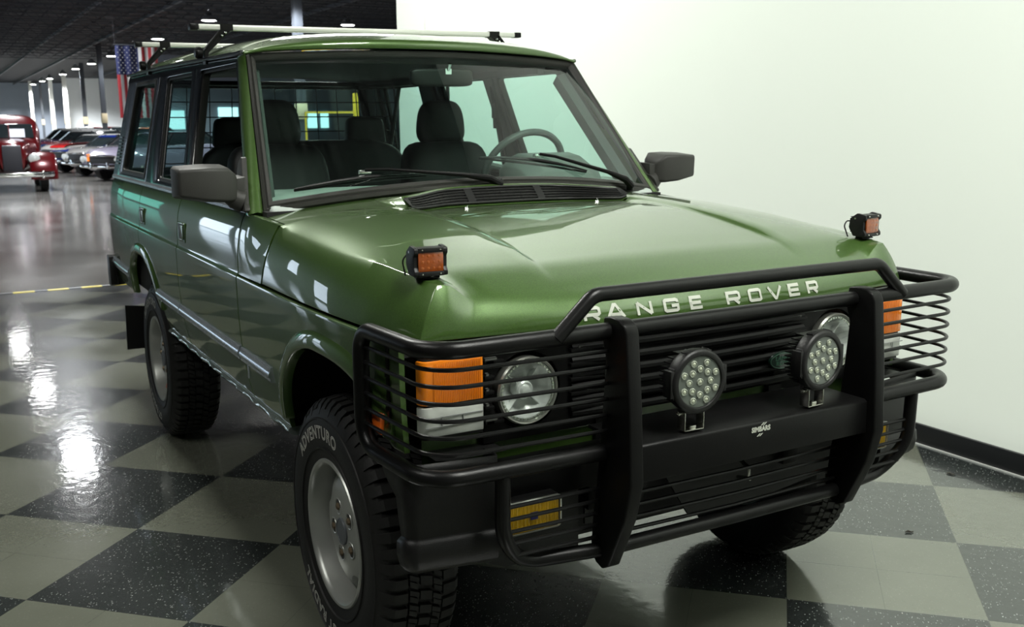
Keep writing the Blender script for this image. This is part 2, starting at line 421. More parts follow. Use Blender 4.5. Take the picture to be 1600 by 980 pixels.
# inner structure that closes the shell
b = MB()
b.box((-1.18,0,.615),(1.55,1.64,.05)); b.box((-3.1,0,.80),(1.0,1.60,.04)); b.box((-2.3,0,.64),(.70,1.1,.06))
for s in (-1,1):
    b.box((.0,s*.50,.82),(.98,.06,.42)); b.box((-2.57,s*.50,.80),(.98,.06,.42))        # wheel-well walls
    b.box((.0,s*.68,1.015),(1.0,.34,.02)); b.box((-2.6,s*.68,.985),(.95,.34,.02))      # wheel-well roofs
    b.box((-.62,s*.70,.82),(.34,.30,.40)); b.box((-1.95,s*.70,.74),(.30,.30,.22))      # well fronts and rears
    b.box((-1.26,s*.838,.93),(.93,.012,.50)); b.box((-2.1,s*.838,1.06),(.60,.012,.24))  # door inner skins
    b.box((-3.12,s*.835,.98),(.92,.012,.55))
    b.box((-.66,s*.83,1.12),(.22,.012,.16)); b.box((-.47,s*.815,1.12),(.25,.012,.17)); b.box((.12,s*.805,1.02),(.70,.012,.06))
b.box((-.03,0,.72),(.90,.98,.34)); b.box((-.70,0,.95),(.10,1.62,.62)); b.box((-3.60,0,.96),(.04,1.6,.52))
b.box((-1.5,0,.50),(3.9,.72,.13)); b.tube([(0,-.62,.40),(0,.62,.40)],.045); b.tube([(-2.54,-.62,.40),(-2.54,.62,.40)],.05)
b.sphere((0,.12,.40),.13); b.sphere((-2.54,.0,.40),.14); b.box((.30,0,.56),(.40,.9,.05))
b.build('underbody', DARK, car)
MB().tube([(-3.35,.35,.46),(-3.7,.35,.46)],.03).tube([(-2.2,.3,.44),(-3.35,.35,.46)],.028).build('exhaust_pipe', mat('exhaust_steel',(.12,.10,.08),.6,.7), car)

# rear end: tailgate, lamps, bumper, rear glass
b = MB()
b.grid(lambda u,v:(-3.632-.02*(1-(u/.8)**2), u, v), frange(-.815,.815,16), [.68,.75,.85,1.0,1.1,1.2,1.25])
tg = b.build('tailgate', GREEN, car)
for s in (-1,1):
    MB().box((-3.625,s*.815,.97),(.05,.07,.27)).build('tail_lamp', REDL, car, bevel=.008)
b = MB(); rings = []
for y in frange(-.90,.90,24):
    x0 = -3.76+.10*sst(.7,.9,abs(y))
    rings.append([(x0+.05,y,.80),(x0+.01,y,.80),(x0,y,.78),(x0-.005,y,.70),(x0+.02,y,.62),(x0+.05,y,.62)])
b.loft(rings)
for s in (-1,1): b.prism([(-3.68,.62),(-3.585,.63),(-3.60,.795),(-3.68,.80)],'y',s*.865,s*.905)
b.build('rear_bumper', PLAS, car, bevel=.006)
for s in (-1,1):
    MB().prism([(s*.60,.56),(s*.925,.60),(s*.93,.36),(s*.62,.355)],'x',-3.01,-3.00).build('mud_flap', PLAS, car)

# ------------------------------------------------------------------ bonnet
def yfold(x): return interp([(-.56,.826),(-.2,.822),(.1,.808),(.35,.782),(.56,.747)], x)
def zfold(x): return interp([(-.56,1.236),(-.2,1.226),(.1,1.210),(.3,1.194),(.45,1.180),(.50,1.174),(.55,1.166)], x)
def zcen(x):  return interp([(-.56,1.270),(-.3,1.280),(-.15,1.278),(.0,1.266),(.15,1.246),(.3,1.222),(.42,1.190),(.50,1.150),(.55,1.118)], x)
def ztop(x, y):
    y = abs(y); zc, ze, yf = zcen(x), zfold(x), yfold(x)
    k = sst(.28,.50,x)                                  # crease fades towards the nose
    zs = interp([(-.56,1.284),(-.3,1.280),(-.15,1.274),(.0,1.264),(.15,1.247),(.3,1.222),(.42,1.190)], x)
    t = max(0, min(1, (y-.44)/(yf-.44)))
    zsh = zs-(zs-ze)*t**1.9
    z = lerp(zc-.010-.004*(y/.42)**2, zsh, sst(.414,.440,y))
    # nose: raised corner blocks, lower middle
    zn = (zc-.004*(y/.66)**2) if y < .665 else lerp(zc-.004, ze, sst(.665,.735,y))
    return lerp(z, zn, k)
YT = [0,.10,.20,.30,.37,.40,.412,.42,.428,.44,.47,.52,.58,.63,.655,.67,.685,.70,.715,.73,.742]
def bonnet_mesh():
    rows = []
    xr = lambda y: -.468+.115*sst(.20,.42,abs(y)) - .0*abs(y) if abs(y) < .44 else lerp(-.353,-.46,sst(.44,.62,abs(y)))
    TX = [0,.004,.03,.08,.15,.22,.30,.38,.46,.54,.60,.66,.71,.75,.79,.82,.85,.88,.91,.935,.955,.975,1.0]
    FR = [.0,.15,.35,.55,.75,.9,1.0]                    # depth fractions down side and front face
    def xfront(y): return .598-.062*(abs(y)/.80)**2
    ycols = []
    NT = len(YT); NS = len(FR)-1
    # column list: signed (kind, idx)
    cols = [('s',-1,k) for k in range(NS,0,-1)]+[('t',-1,i) for i in range(NT-1,-1,-1)]+[('t',1,i) for i in range(1,NT)]+[('s',1,k) for k in range(1,NS+1)]
    ZB = 1.048
    def topP(ti, i, sg):
        f = YT[i]/YT[-1]
        # y follows the tapering fold line for outer columns
        x0 = xr(YT[i]); x1 = xfront(YT[i])-.030
        x = lerp(x0, x1, TX[ti]); yf = yfold(x)
        y = YT[i] if YT[i] < .44 else .44+(YT[i]-.44)/(YT[-1]-.44)*(yf-.44)
        if YT[i] >= .60 and x > .2:                      # keep the corner step columns aligned near the nose
            y = lerp(y, YT[i]+(yf-.747)*1.0, sst(.2,.5,x))
        if i == NT-1: y = yf
        return Vector((x, sg*y, ztop(x, y)))
    V = {}
    for ti in range(len(TX)):
        for c,(k,sg,i) in enumerate(cols):
            if k == 't': V[(ti,c)] = topP(ti, i, sg)
            else:
                p = topP(ti, NT-1, sg); t = FR[i]; z = lerp(p.z, ZB, t)
                yo = lerp(abs(p.y), interp([(-.5,.8795),(-.1,.8785),(.1,.872),(.3,.856),(.45,.832),(.57,.803)], p.x), t**.8) + .008*sin(pi*t)
                V[(ti,c)] = Vector((p.x + .02*t*sst(.3,.57,p.x) - .05*t*(1-sst(-.5,-.2,p.x)), sg*yo, z))
    nt = len(TX)
    iA = YT.index(.67)
    for ti in range(nt):
        for sg in (-1,1):
            seq = [c for c,(k,s2_,i) in enumerate(cols) if s2_ == sg and ((k == 't' and i >= iA) or (k == 's' and i <= 2))]
            if sg < 0: seq = seq[::-1]
            A, B = V[(ti,seq[0])].copy(), V[(ti,seq[-1])].copy()
            F = [V[(ti,c)] for c in seq if cols[c] == ('t',sg,NT-1) or (cols[c][0] == 't' and cols[c][2] == NT-1)][0].copy()
            w_ = .62*(1-sst(.0,.30,F.x))*sst(-.465,-.36,F.x)
            if w_ <= 0: continue
            m_ = len(seq)-1
            for q,c in enumerate(seq[1:-1], 1):
                t = q/m_; bz = A*(1-t)**2+F*2*t*(1-t)+B*t*t
                V[(ti,c)] = V[(ti,c)].lerp(bz, w_)
    for j in range(1, NS+1):
        for c,(k,sg,i) in enumerate(cols):
            if k == 't':
                p = topP(nt-1, i, sg); t = FR[j]
                bt = Vector((xfront(p.y)+.006, p.y*1.0+ (sg*.052*(abs(p.y)/.747)**6), ZB))
                q = p.lerp(bt, t); q.x += .010*sin(pi*t)
                V[(nt-1+j,c)] = q
            else:
                e = max(FR[i], FR[j]); a = V[(nt-1, c)] if False else None
                V[(nt-1+j,c)] = None
    # corner cells: both depth fractions, collapsed on the corner edge
    for j in range(1, NS+1):
        for c,(k,sg,i) in enumerate(cols):
            if k == 's':
                if i >= j:    # lies on the side face's front edge
                    V[(nt-1+j,c)] = V[(nt-1,c)]
                else:
                    cf = [q for q,(kk,s2,ii) in enumerate(cols) if kk == 't' and s2 == sg and ii == NT-1][0]
                    V[(nt-1+j,c)] = V[(nt-1+j,cf)]
    # weld the two faces along the corner edge
    for sg in (-1,1):
        cf = [q for q,(kk,s2,ii) in enumerate(cols) if kk == 't' and s2 == sg and ii == NT-1][0]
        for t in range(1, NS+1):
            cs = [q for q,(kk,s2,ii) in enumerate(cols) if kk == 's' and s2 == sg and ii == t][0]
            m_ = (V[(nt-1,cs)]+V[(nt-1+t,cf)])/2
            A = V[(nt-1,cs)].copy(); B = V[(nt-1+t,cf)].copy()
            for key in list(V):
                if (V[key]-A).length < 1e-7 or (V[key]-B).length < 1e-7: V[key] = m_.copy()
    nr = nt+NS; nc = len(cols)
    vs = [V[(r,c)] for r in range(nr) for c in range(nc)]
    fs = [(r*nc+c, r*nc+c+1, (r+1)*nc+c+1, (r+1)*nc+c) for r in range(nr-1) for c in range(nc-1)]
    me = bpy.data.meshes.new('bonnet'); me.from_pydata([tuple(v) for v in vs], [], fs); me.materials.append(GREEN)
    bm = bmesh.new(); bm.from_mesh(me)
    bmesh.ops.remove_doubles(bm, verts=bm.verts, dist=1e-5); bmesh.ops.dissolve_degenerate(bm, edges=bm.edges, dist=1e-5)
    be = [e for e in bm.edges if len(e.link_faces) == 1]
    r = bmesh.ops.extrude_edge_only(bm, edges=be)
    for v in [g for g in r['geom'] if isinstance(g, bmesh.types.BMVert)]:
        if v.co.z < 1.06: v.co.y *= .985; v.co.x -= .012*(v.co.x > .4)
        else: v.co.z -= .012
    bmesh.ops.recalc_face_normals(bm, faces=bm.faces)
    es = [e for e in bm.edges if len(e.link_faces) == 2 and e.calc_face_angle(0) > radians(38)]
    bmesh.ops.bevel(bm, geom=es, offset=.012, segments=5, profile=.5, affect='EDGES', clamp_overlap=True)
    for f in bm.faces: f.smooth = True
    bm.to_mesh(me); bm.free(); me.set_sharp_from_angle(angle=radians(60))
    o = bpy.data.objects.new('bonnet', me); COL.objects.link(o); o.parent = car
    return o
bonnet = bonnet_mesh()
# lettering on the nose
H_ = .031
for ch, ya, yb_ in (('R',-.392,-.344),('A',-.324,-.274),('N',-.236,-.188),('G',-.153,-.106),('E',-.068,-.028),('R',.056,.104),('O',.136,.183),('V',.212,.262),('E',.290,.334),('R',.366,.410)):
    b = MB(); wl = yb_-ya
    for st in glyph_strokes(ch):
        v, f = stroke_quads(st, .0080, wl, H_)
        P = []
        for p in v:
            y = ya + p.x; z = 1.0615+p.y; t = (z-1.048)/(zcen(.55)-1.048)
            P.append((lerp(.604-.062*(abs(y)/.80)**2, .568-.062*(abs(y)/.8)**2, t)+.010*sin(pi*min(1,t))+.0024, y, z))
        b.add(P, f)
    b.build('letter', WHITEST, bonnet, merge=0)['label'] = 'white capital letter '+ch
# washer jets
for y in (-.256,.256):
    m_ = MB(); m_.lathe([(.008,0),(.007,.003),(.004,.006),(.001,.007)],(-.30,y,ztop(-.30,y)),'z',12); m_.tube([(-.30,y,ztop(-.3,y)+.004),(-.305,y+.006,ztop(-.3,y)+.010)],.0022,8)
    m_.build('washer_jet', CHROME, car)

# ------------------------------------------------------------------ cowl with vent
GLB = lambda t: Vector((-.714+.114*(1-t*t), .774*t, 1.285+.060*(1-t*t)))     # glass lower edge, t -1..1
GLT = lambda t: Vector((-1.146+.075*(1-t*t), .684*t, 1.772+.024*(1-t*t)))    # glass upper edge
SLB = lambda t: Vector((-.700+.122*(1-t*t), .806*t, 1.250+.066*(1-t*t)))     # seal outer lower
SLT = lambda t: Vector((-1.150+.085*(1-t*t), .711*t, 1.790+.022*(1-t*t)))
b = MB(); N = 40
def cowl(u, v):                  # u across -1..1, v 0 seal .. 1 bonnet rear edge
    y = .806*u
    a = SLB(u) + Vector((.0,0,-.004))
    ay = abs(y)
    xr = (-.468+.115*sst(.20,.42,ay)) if ay < .44 else lerp(-.353,-.46,sst(.44,.62,ay))
    zz = ztop(max(xr,-.5), y)-.002
    c_ = Vector((xr-.004, y, zz))
    hump = 0
    if ay < .45:
        # raised lip ahead of the seal, falling steeply through the vent
        if v < .35: q = a.lerp(Vector((xr-.075, y, 1.330-.12*ay*ay)), v/.35)
        else: q = Vector((xr-.075, y, 1.330-.12*ay*ay)).lerp(c_, (v-.35)/.65)
        return tuple(q)
    q = a.lerp(c_, v)
    return tuple(q)
us = frange(-1,1,60)
b.grid(cowl, us, [0,.1,.2,.3,.35,.4,.55,.75,1.0])
for s in (-1,1):
    b.grid(lambda u,v: (lerp(-.465,-.78,u), s*lerp(.800, lerp(.828,.8445,u), v), lerp(1.2335,1.2495,u)-.006*(1-v)*0), frange(0,1,8), [0,.5,.9,1])
b.build('cowl_panel', GREEN, car, bevel=.004, bang=25)
# vent: dark grille tray lying on the sloped face, three sections
def ventP(y, t, off):            # t 0 top .. 1 bottom
    ay = abs(y); xr = -.468+.115*sst(.20,.42,ay)
    a = Vector((xr-.066, y, 1.322-.12*ay*ay)); c_ = Vector((xr-.010, y, ztop(max(xr,-.5), y)+.004))
    n_ = Vector((.045,0,.06)).normalized()
    return a.lerp(c_, t)+n_*off
v0 = MB().grid(lambda u,v: tuple(ventP(u,v,.003)), frange(-.425,.425,40), [0.12,.5,1]).build('cowl_vent', DARKIN, car)
b = MB()
b.tube([tuple(ventP(y,.12,.006)) for y in frange(-.425,.425,40)], .0045, 8); b.tube([tuple(ventP(y,.99,.006)) for y in frange(-.425,.425,40)], .0045, 8)
for k in range(1,5): b.tube([tuple(ventP(y,.12+.87*k/5,.006)) for y in frange(-.425,.425,40)], .0026, 6)
for k in range(0,34):
    y = -.425+.85*k/33; b.tube([tuple(ventP(y,.12,.005)), tuple(ventP(y,.98,.005))], .0012, 5)
for (ya, yb_) in ((-.432,-.415),(.415,.432),(-.155,-.125),(.125,.155)):
    b.grid(lambda u,v: tuple(ventP(u,v,.009)), frange(ya,yb_,3), [.10,.5,1])
b.build('vent_grille', PLAS, v0)

# ------------------------------------------------------------------ windscreen, seal, pillars, header
def wsp(t, v, off=0.):
    a, c_ = GLB(t), GLT(t); p = a.lerp(c_, v)
    n_ = Vector((.75,.12*t,.66)).normalized()
    return tuple(p + n_*(off + .014*sin(pi*v)))
wind = MB().grid(lambda u,v: wsp(u,v), frange(-1,1,30), frange(0,1,10)).build('windscreen', WIND, car)
def ring_path(lb, lt, n=24):
    L = [lb(t) for t in frange(-1,1,n)]; T_ = [lt(t) for t in frange(1,-1,n)]
    R_ = [lb(1).lerp(lt(1), k/10) for k in range(1,10)]; L2 = [lt(-1).lerp(lb(-1), k/10) for k in range(1,10)]
    return L+R_+T_+L2
outer = ring_path(SLB, SLT); inner = ring_path(GLB, GLT)
nn = Vector((.75,0,.66)).normalized(); b = MB(); n = len(outer); rings = []
for o_, i_ in zip(outer, inner):
    rings.append([tuple(o_-nn*.01), tuple(o_+nn*.006), tuple(o_.lerp(i_,.25)+nn*.014), tuple(o_.lerp(i_,.42)+nn*.008), tuple(o_.lerp(i_,.55)+nn*.015), tuple(o_.lerp(i_,.9)+nn*.012), tuple(i_+(i_-o_)*.12+nn*.004), tuple(i_-nn*.01)])
rings.append(rings[0]); b.loft(rings, closed=False, cap=False)
b.build('windscreen_seal', RUBBER, car, angle=30)
for s in (-1,1):
    rings = []
    for k in range(11):
        t = k/10
        S = SLB(s).lerp(SLT(s), t); A = Vector((-.715, s*.852, 1.246)).lerp(Vector((-1.205, s*.724, 1.792)), t)
        d = Vector((0, s, 0))
        p0 = S+Vector((-.01,0,-.01)); p1 = S+Vector((.004,s*.004,.004)); p2 = S.lerp(A,.45)+Vector((.012,0,.010)); p3 = S.lerp(A,.8)+Vector((.006,s*.004,.006)); p4 = A+Vector((-.008,s*.001,0)); p5 = A+Vector((-.045,-s*.004,.0)); p6 = S+Vector((-.06,0,-.03))
        rings.append([tuple(p) for p in (p0,p1,p2,p3,p4,p5,p6)])
    MB().loft(rings).build('windscreen_pillar', GREEN, car, angle=70)
# black trim on the inside of each screen pillar, seen through the glass
for s in (-1,1):
    rings = []
    for k in range(9):
        t = k/8; a = GLB(s).lerp(GLT(s), t)+Vector((-.03,0,-.02)); w_ = .03+.035*(1-t)
        w_ = .030
        rings.append([tuple(a+Vector((0,-s*.0,0))), tuple(a+Vector((-.015,-s*w_,-.01))), tuple(a+Vector((-.08,-s*(w_-.02),-.04))), tuple(a+Vector((-.08,s*.02,-.04)))])
    MB().loft(rings).build('pillar_trim', CABGREY, car)

# ------------------------------------------------------------------ roof
ZG = lambda x: interp([(-3.62,1.822),(-2.6,1.822),(-1.9,1.812),(-1.15,1.800)], x)      # gutter height
def xfr(y): return -1.052-.098*(abs(y)/.72)**2                                             # front edge
def xre(y): return -3.60+.03*(abs(y)/.72)**2
def yg(x): return interp([(-3.62,.715),(-1.15,.722)], x)
def roofP(u, v):
    # u -1..1 across, v 0 front .. 1 rear
    y = u*.722; x = lerp(xfr(y), xre(y), v)
    cr = (1-abs(u)**3.6)**.55 if abs(u) < 1 else 0
    d = lerp(xfr(y), xre(y), v); df = (xfr(y)-x); fr = 1-math.exp(-max(0,df)/.16); fr = min(1, fr*1.0)
    dr = (x-xre(y)); fr2 = min(1, (1-math.exp(-max(0,dr)/.12)))
    z = ZG(x) + .095*cr*min(1,.40+.60*fr)*min(1,.45+.55*fr2)
    if v == 0: z = ZG(x)+.012
    zc = z + .020*(1-u*u) - .004
    return (x, u*yg(x), z if v == 0 and False else zc)
us = [-1,-.995,-.985,-.97,-.94,-.9,-.85,-.78,-.7,-.6,-.45,-.3,-.15,0,.15,.3,.45,.6,.7,.78,.85,.9,.94,.97,.985,.995,1]
vs_ = [0,.004,.010,.018,.03,.045,.065,.09,.13,.2,.3,.4,.5,.6,.7,.8,.87,.92,.95,.975,.99,1]
b = MB().grid(roofP, us, vs_)
roof = b.build('roof', GREEN, car, angle=60)
md = roof.modifiers.new('thick','SOLIDIFY'); md.thickness = .012; md.offset = -1
# header under the front lip
rings = []
for t in frange(-.965,.965,30):
    S = SLT(t); y = S.y*1.012; R_ = Vector((xfr(t*.722)-.004, t*.722, ZG(-1.15)+.020*(1-t*t)-.002))
    rings.append([tuple(S+Vector((.0,0,-.012))), tuple(S+Vector((.006,0,.004))), tuple(S.lerp(R_,.6)+Vector((-.006,0,0))), tuple(R_), tuple(R_+Vector((-.05,0,0))), tuple(S+Vector((-.06,0,-.01)))])
MB().loft(rings).build('header_rail', RUBBER, car, angle=40)
for s in (-1,1):
    pts = [(-1.158,s*.724,ZG(-1.15)+.004)]+[(x,s*(yg(x)+.008),ZG(x)+.000) for x in frange(-1.22,-3.58,20)]
    MB().tube(pts, .008, 8).build('rain_gutter', TRIMBLK, car)
    b = MB(); b.grid(lambda u,v: (u, s*lerp(yg(u)-.004, .7255+(0), v), lerp(ZG(u)+.004, 1.778, v)), frange(-1.19,-3.58,20), [0,.5,1])
    b.build('cant_rail', TRIMBLK, car)

# ------------------------------------------------------------------ greenhouse sides
def sp(x, z, s, off=0.):
    return (x, s*(.845-(z-1.25)*.226+off), z)
def rframe(name, out, inn, s, th, m, parent, ro=.0, ri=.02, off=.0):
    O = [Vector((p[0],p[1],0)) for p in out]; I = [Vector((p[0],p[1],0)) for p in inn]
    O = fillet(O, max(ro,.004), 4, True); I = fillet(I, ri, 4, True)
    return MB().frame([sp(p.x,p.y,s,off) for p in O], [sp(p.x,p.y,s,off) for p in I], (0,-s*th,0)).build(name, m, parent, bevel=.0025, bseg=2)
def pane(out, s, parent, m=SIDEG, off=-.012):
    O = fillet([Vector((p[0],p[1],0)) for p in out], .02, 4, True)
    me = MB().add([sp(p.x,p.y,s,off) for p in O], [tuple(range(len(O)))])
    return me.build('window_glass', m, parent, merge=0)
doors = {}
for o in list(car.children):
    if o.name.startswith('front_door'): doors.setdefault('f', []).append(o)
    if o.name.startswith('rear_door'): doors.setdefault('r', []).append(o)
for s, fdoor, rdoor in ((-1, doors['f'][0], doors['r'][0]), (1, doors['f'][1], doors['r'][1])):
    # front door frame (window wound down on the right-hand side)
    fo = [(-.745,1.252),(-1.745,1.252),(-1.895,1.782),(-1.205,1.782)]
    fi = [(-.80,1.285),(-1.68,1.285),(-1.805,1.768),(-1.235,1.768)]
    rframe('window_frame', fo, fi, s, .030, TRIMBLK, fdoor)
    rframe('window_channel', [(-.795,1.28),(-1.685,1.28),(-1.81,1.773),(-1.232,1.773)], [(-.835,1.30),(-1.655,1.30),(-1.791,1.754),(-1.26,1.754)], s, .03, CHANNEL, fdoor, off=-.012)
    if s > 0: pane(fi, s, fdoor)
    # rear door frame with a dividing bar
    ro_ = [(-1.752,1.252),(-2.60,1.252),(-2.665,1.782),(-1.902,1.782)]
    ri_ = [(-1.805,1.290),(-2.33,1.290),(-2.475,1.768),(-1.955,1.768)]
    rframe('window_frame', ro_, ri_, s, .030, TRIMBLK, rdoor)
    rframe('window_channel', [(-1.80,1.286),(-2.335,1.286),(-2.48,1.772),(-1.95,1.772)], [(-1.823,1.305),(-2.318,1.305),(-2.456,1.753),(-1.972,1.753)], s, .018, CHANNEL, rdoor, off=-.006)
    pane(ri_, s, rdoor)
    # rear side window
    qo = [(-2.605,1.252),(-3.62,1.252),(-3.56,1.782),(-2.67,1.782)]
    qi = [(-2.655,1.290),(-3.315,1.290),(-3.285,1.768),(-2.735,1.768)]
    q = rframe('rear_side_frame', qo, qi, s, .034, mat('rear_pillar_grey', (.05,.06,.08), .25, .3, coat=.4), car)
    rframe('window_channel', [(-2.65,1.286),(-3.32,1.286),(-3.29,1.772),(-2.73,1.772)], [(-2.675,1.308),(-3.295,1.308),(-3.266,1.750),(-2.752,1.750)], s, .018, CHANNEL, q, off=.003)
    pane(qi, s, q)
    vb = MB()
    for k in range(9): z = 1.335+.018*k; vb.box(sp(-3.50, z, s, .002), (.095,.010,.008))
    vb.build('pillar_vent', DARKIN, q)
    MB().loft([[sp(x,1.2515,s,.004), sp(x,1.262,s,.007), sp(x,1.272,s,.002), sp(x,1.262,s,-.01)] for x in frange(-.73,-3.60,10)]).build('waist_trim', MOULD, car)
    # inner pillars and trims
    ib = MB()
    for (xa, xb, ta, tb) in ((-1.70,-1.80,-1.83,-1.93),(-2.46,-2.66,-2.56,-2.70),(-3.36,-3.55,-3.32,-3.5)):
        ib.loft([[ (xa,s*.812,1.24),(xb,s*.812,1.24),(xb,s*.79,1.24),(xa,s*.79,1.24)], [(ta,s*.705,1.765),(tb,s*.705,1.765),(tb,s*.68,1.765),(ta,s*.68,1.765)]])
    ib.box((-2.45,s*.672,1.772),(2.2,.04,.03))
    ib.build('inner_pillar_trim', CABGREY, car)
# tailgate glass
rg = MB().frame([(-3.625,-.80,1.255),(-3.625,.80,1.255),(-3.565,.70,1.80),(-3.565,-.70,1.80)], [(-3.620,-.74,1.30),(-3.620,.74,1.30),(-3.570,.65,1.755),(-3.570,-.65,1.755)], (.03,0,0)).build('rear_hatch_frame', TRIMBLK, car, bevel=.003)
MB().add([(-3.610,-.74,1.30),(-3.610,.74,1.30),(-3.560,.65,1.755),(-3.560,-.65,1.755)], [(0,1,2,3)]).build('rear_glass', SIDEG, rg)

# ------------------------------------------------------------------ cabin
MB().grid(lambda u,v: (lerp(-1.13,-3.55,v), u, 1.792+.03*(1-(u/.7)**2)), frange(-.70,.70,8), frange(0,1,8)).build('headlining', CABIN, car)
b = MB()
prof = [(-.66,1.270),(-.80,1.300),(-.98,1.312),(-1.03,1.290),(-1.06,1.20),(-1.04,1.0),(-.75,.95)]
b.prism(prof, 'y', -.79, .79); dash = b.build('dashboard', DASH, car, bevel=.02, bseg=3)
bo = MB(); rings = []
for (x,z1,sc_) in ((-.86,1.35,.86),(-.93,1.405,.96),(-1.03,1.418,1.0),(-1.10,1.40,1.0)):
    y0, y1 = .50-.19*sc_, .50+.21*sc_
    rings.append([(x,y0,1.25),(x,y0,z1-.05),(x,y0+.05,z1),(x,y1-.10,z1),(x,y1,z1-.07),(x,y1,1.25)])
bo.loft(rings).build('instrument_binnacle', mat('binnacle_vinyl', (.13,.15,.14), .5, bump=.3, bscale=400), dash, bevel=.006, bseg=3)
# steering wheel
swc = Vector((-1.30,.545,1.335)); na = Vector((-.86,0,.50)).normalized(); e1 = Vector((0,1,0)); e2 = na.cross(e1).normalized()
if e2.z < 0: e2 = -e2
b = MB(); b.tube([tuple(swc+(e1*cos(a)+e2*sin(a))*.193) for a in frange(0,2*pi,40)[:-1]], .0155, 10, closed=True)
for a in (radians(10), radians(170), radians(270)): b.tube([tuple(swc-na*.03), tuple(swc+(e1*cos(a)+e2*sin(a))*.185)], .014, 8)
k0 = len(b.v); b.sphere((0,0,0), .07, 16, 10)
for i in range(k0, len(b.v)):
    p = Vector(b.v[i]); q = swc-na*.02+e1*p.x+e2*p.y*.8+na*p.z*.4; b.v[i] = tuple(q)
b.tube([tuple(swc), tuple(swc-na*.35)], .03, 10)
b.build('steering_wheel', mat('steering_wheel_vinyl', (.09,.10,.095), .5, bump=.2), car)
def rbox(b, c, d, rx=.05, n=4, taper=1., bul=.0):
    """cushion: superellipse box"""
    c = Vector(c); P = []
    rings = []
    for k in range(13):
        ph = -pi/2+pi*k/12; zz = math.copysign(abs(sin(ph))**.35, sin(ph)); rr = max(1e-4, cos(ph))**.35
        ring = []
        for j in range(28):
            a = 2*pi*j/28; cx = math.copysign(abs(cos(a))**.45, cos(a)); cy = math.copysign(abs(sin(a))**.45, sin(a))
            tp = lerp(1, taper, (zz+1)/2)
            ring.append((c.x+cx*rr*d[0]/2, c.y+cy*rr*d[1]/2*tp, c.z+zz*d[2]/2))
        rings.append(ring)
    b.loft(rings)
def seat(y, x0, wd, bench=False):
    b = MB(); rbox(b, (x0+.25,y,.93), (.54,wd,.18)); k = len(b.v)
    rbox(b, (x0-.02,y,1.17), (.16,wd,.58), taper=.84)
    for i in range(k, len(b.v)):
        p = b.v[i]; b.v[i] = (p[0]-(p[2]-.9)*.20, p[1], p[2])
    return b
for y in (.37,-.44):
    st = empty('front_seat', (0,0,0), 0, car)
    seat(y, -1.62, .50).build('seat_cushion', LEATH, st)
    hb = MB(); rings = []
    for k in range(13):
        ph = -pi/2+pi*k/12; zz = math.copysign(abs(sin(ph))**.7, sin(ph)); rr = max(1e-4, cos(ph))**.5
        rings.append([(-1.775+cos(a)*rr*.055, y+math.copysign(abs(sin(a))**.7, sin(a))*rr*lerp(.135,.108,(zz+1)/2), 1.545+zz*.105) for a in frange(0,2*pi,24)[:-1]])
    hb.loft(rings).build('headrest', LEATH, st)
    MB().tube([(-1.77,y-.05,1.40),(-1.77,y-.05,1.50)],.006,8).tube([(-1.77,y+.05,1.40),(-1.77,y+.05,1.50)],.006,8).build('headrest_post', CHROME, st)
st = empty('rear_seat', (0,0,0), 0, car)
seat(0, -2.55, 1.30).build('seat_cushion', LEATH, st)
for y in (.36,-.36):
    hb = MB(); rbox(hb, (-2.72,y,1.50),(.09,.24,.16), taper=.85); hb.build('headrest', LEATH, st)
# cargo guard of black wire
b = MB(); X = -2.98
for y in frange(-.70,.70,11): b.tube([(X,y,1.02),(X,y*.93,1.745)], .003, 6)
for z in frange(1.02,1.745,9): b.tube([(X,-.70+(z-1.02)*.07,z),(X,.70-(z-1.02)*.07,z)], .003, 6)
b.tube([(X,-.71,1.0),(X,.71,1.0),(X,.655,1.76),(X,-.655,1.76)], .008, 8, closed=True)
b.build('cargo_guard', BLK, car)
# seat belts on the driver's side pillar
MB().tube([(-3.05,.72,1.76),(-2.70,.50,1.40),(-2.6,.4,1.2)], .012, 6).tube([(-2.36,.70,1.75),(-2.33,.69,1.3)], .010, 6).tube([(-1.86,.70,1.72),(-1.80,.74,1.30)], .014, 6).build('seat_belt', CABIN, car)
MB().box((-1.84,.705,1.60),(.03,.03,.07)).box((-1.85,.71,1.545),(.02,.02,.06)).build('belt_anchor', CABIN, car, bevel=.004)
# interior mirror
rm = MB(); k = 0; rbox(rm, (-1.115,.060,1.722),(.035,.275,.070)); rm = rm.build('interior_mirror', PLAS, car)
MB().box((-1.092,.078,1.745),(.012,.026,.022)).tube([(-1.09,.078,1.75),(-1.075,.078,1.775)],.008,8).build('mirror_mount', CHROME, rm)

# ------------------------------------------------------------------ wipers
def wiper(tip, end, conn, piv):
    nrm = Vector((.75,0,.66)).normalized()
    def P(p, o): return tuple(Vector(p)+nrm*o)
    r = empty('wiper', (0,0,0), 0, car)
    # blade: rubber lip, carrier and yokes
    a, c_ = Vector(tip), Vector(end); bb = MB()
    bb.tube([P(a.lerp(c_,t), .012+.006*sin(pi*t)) for t in frange(0,1,10)], .0045, 6)
    bb.tube([P(a.lerp(c_,t), .020+.022*sin(pi*t)) for t in (0,.12,.3,.5,.7,.88,1)], [.002,.0045,.006,.008,.006,.0045,.002], 8)
    bb.build('wiper_blade', BLK, r)
    ab = MB(); cn = Vector(conn); pv = Vector(piv)
    pts = [P(cn,.045), P(cn.lerp(pv,.15),.055), P(cn.lerp(pv,.7),.052), P(cn.lerp(pv,.9),.040), P(pv,.012)]
    ab.tube(pts, [.006,.006,.008,.014,.015], 10); ab.lathe([(.014,-.01),(.014,.022),(.009,.030),(.001,.032)], P(pv,.0), 'z', 12)
    ab.build('wiper_arm', BLK, r)
    MB().box(P(cn,.036),(.014,.045,.014)).build('blade_clip', CHROME, r, bevel=.003)
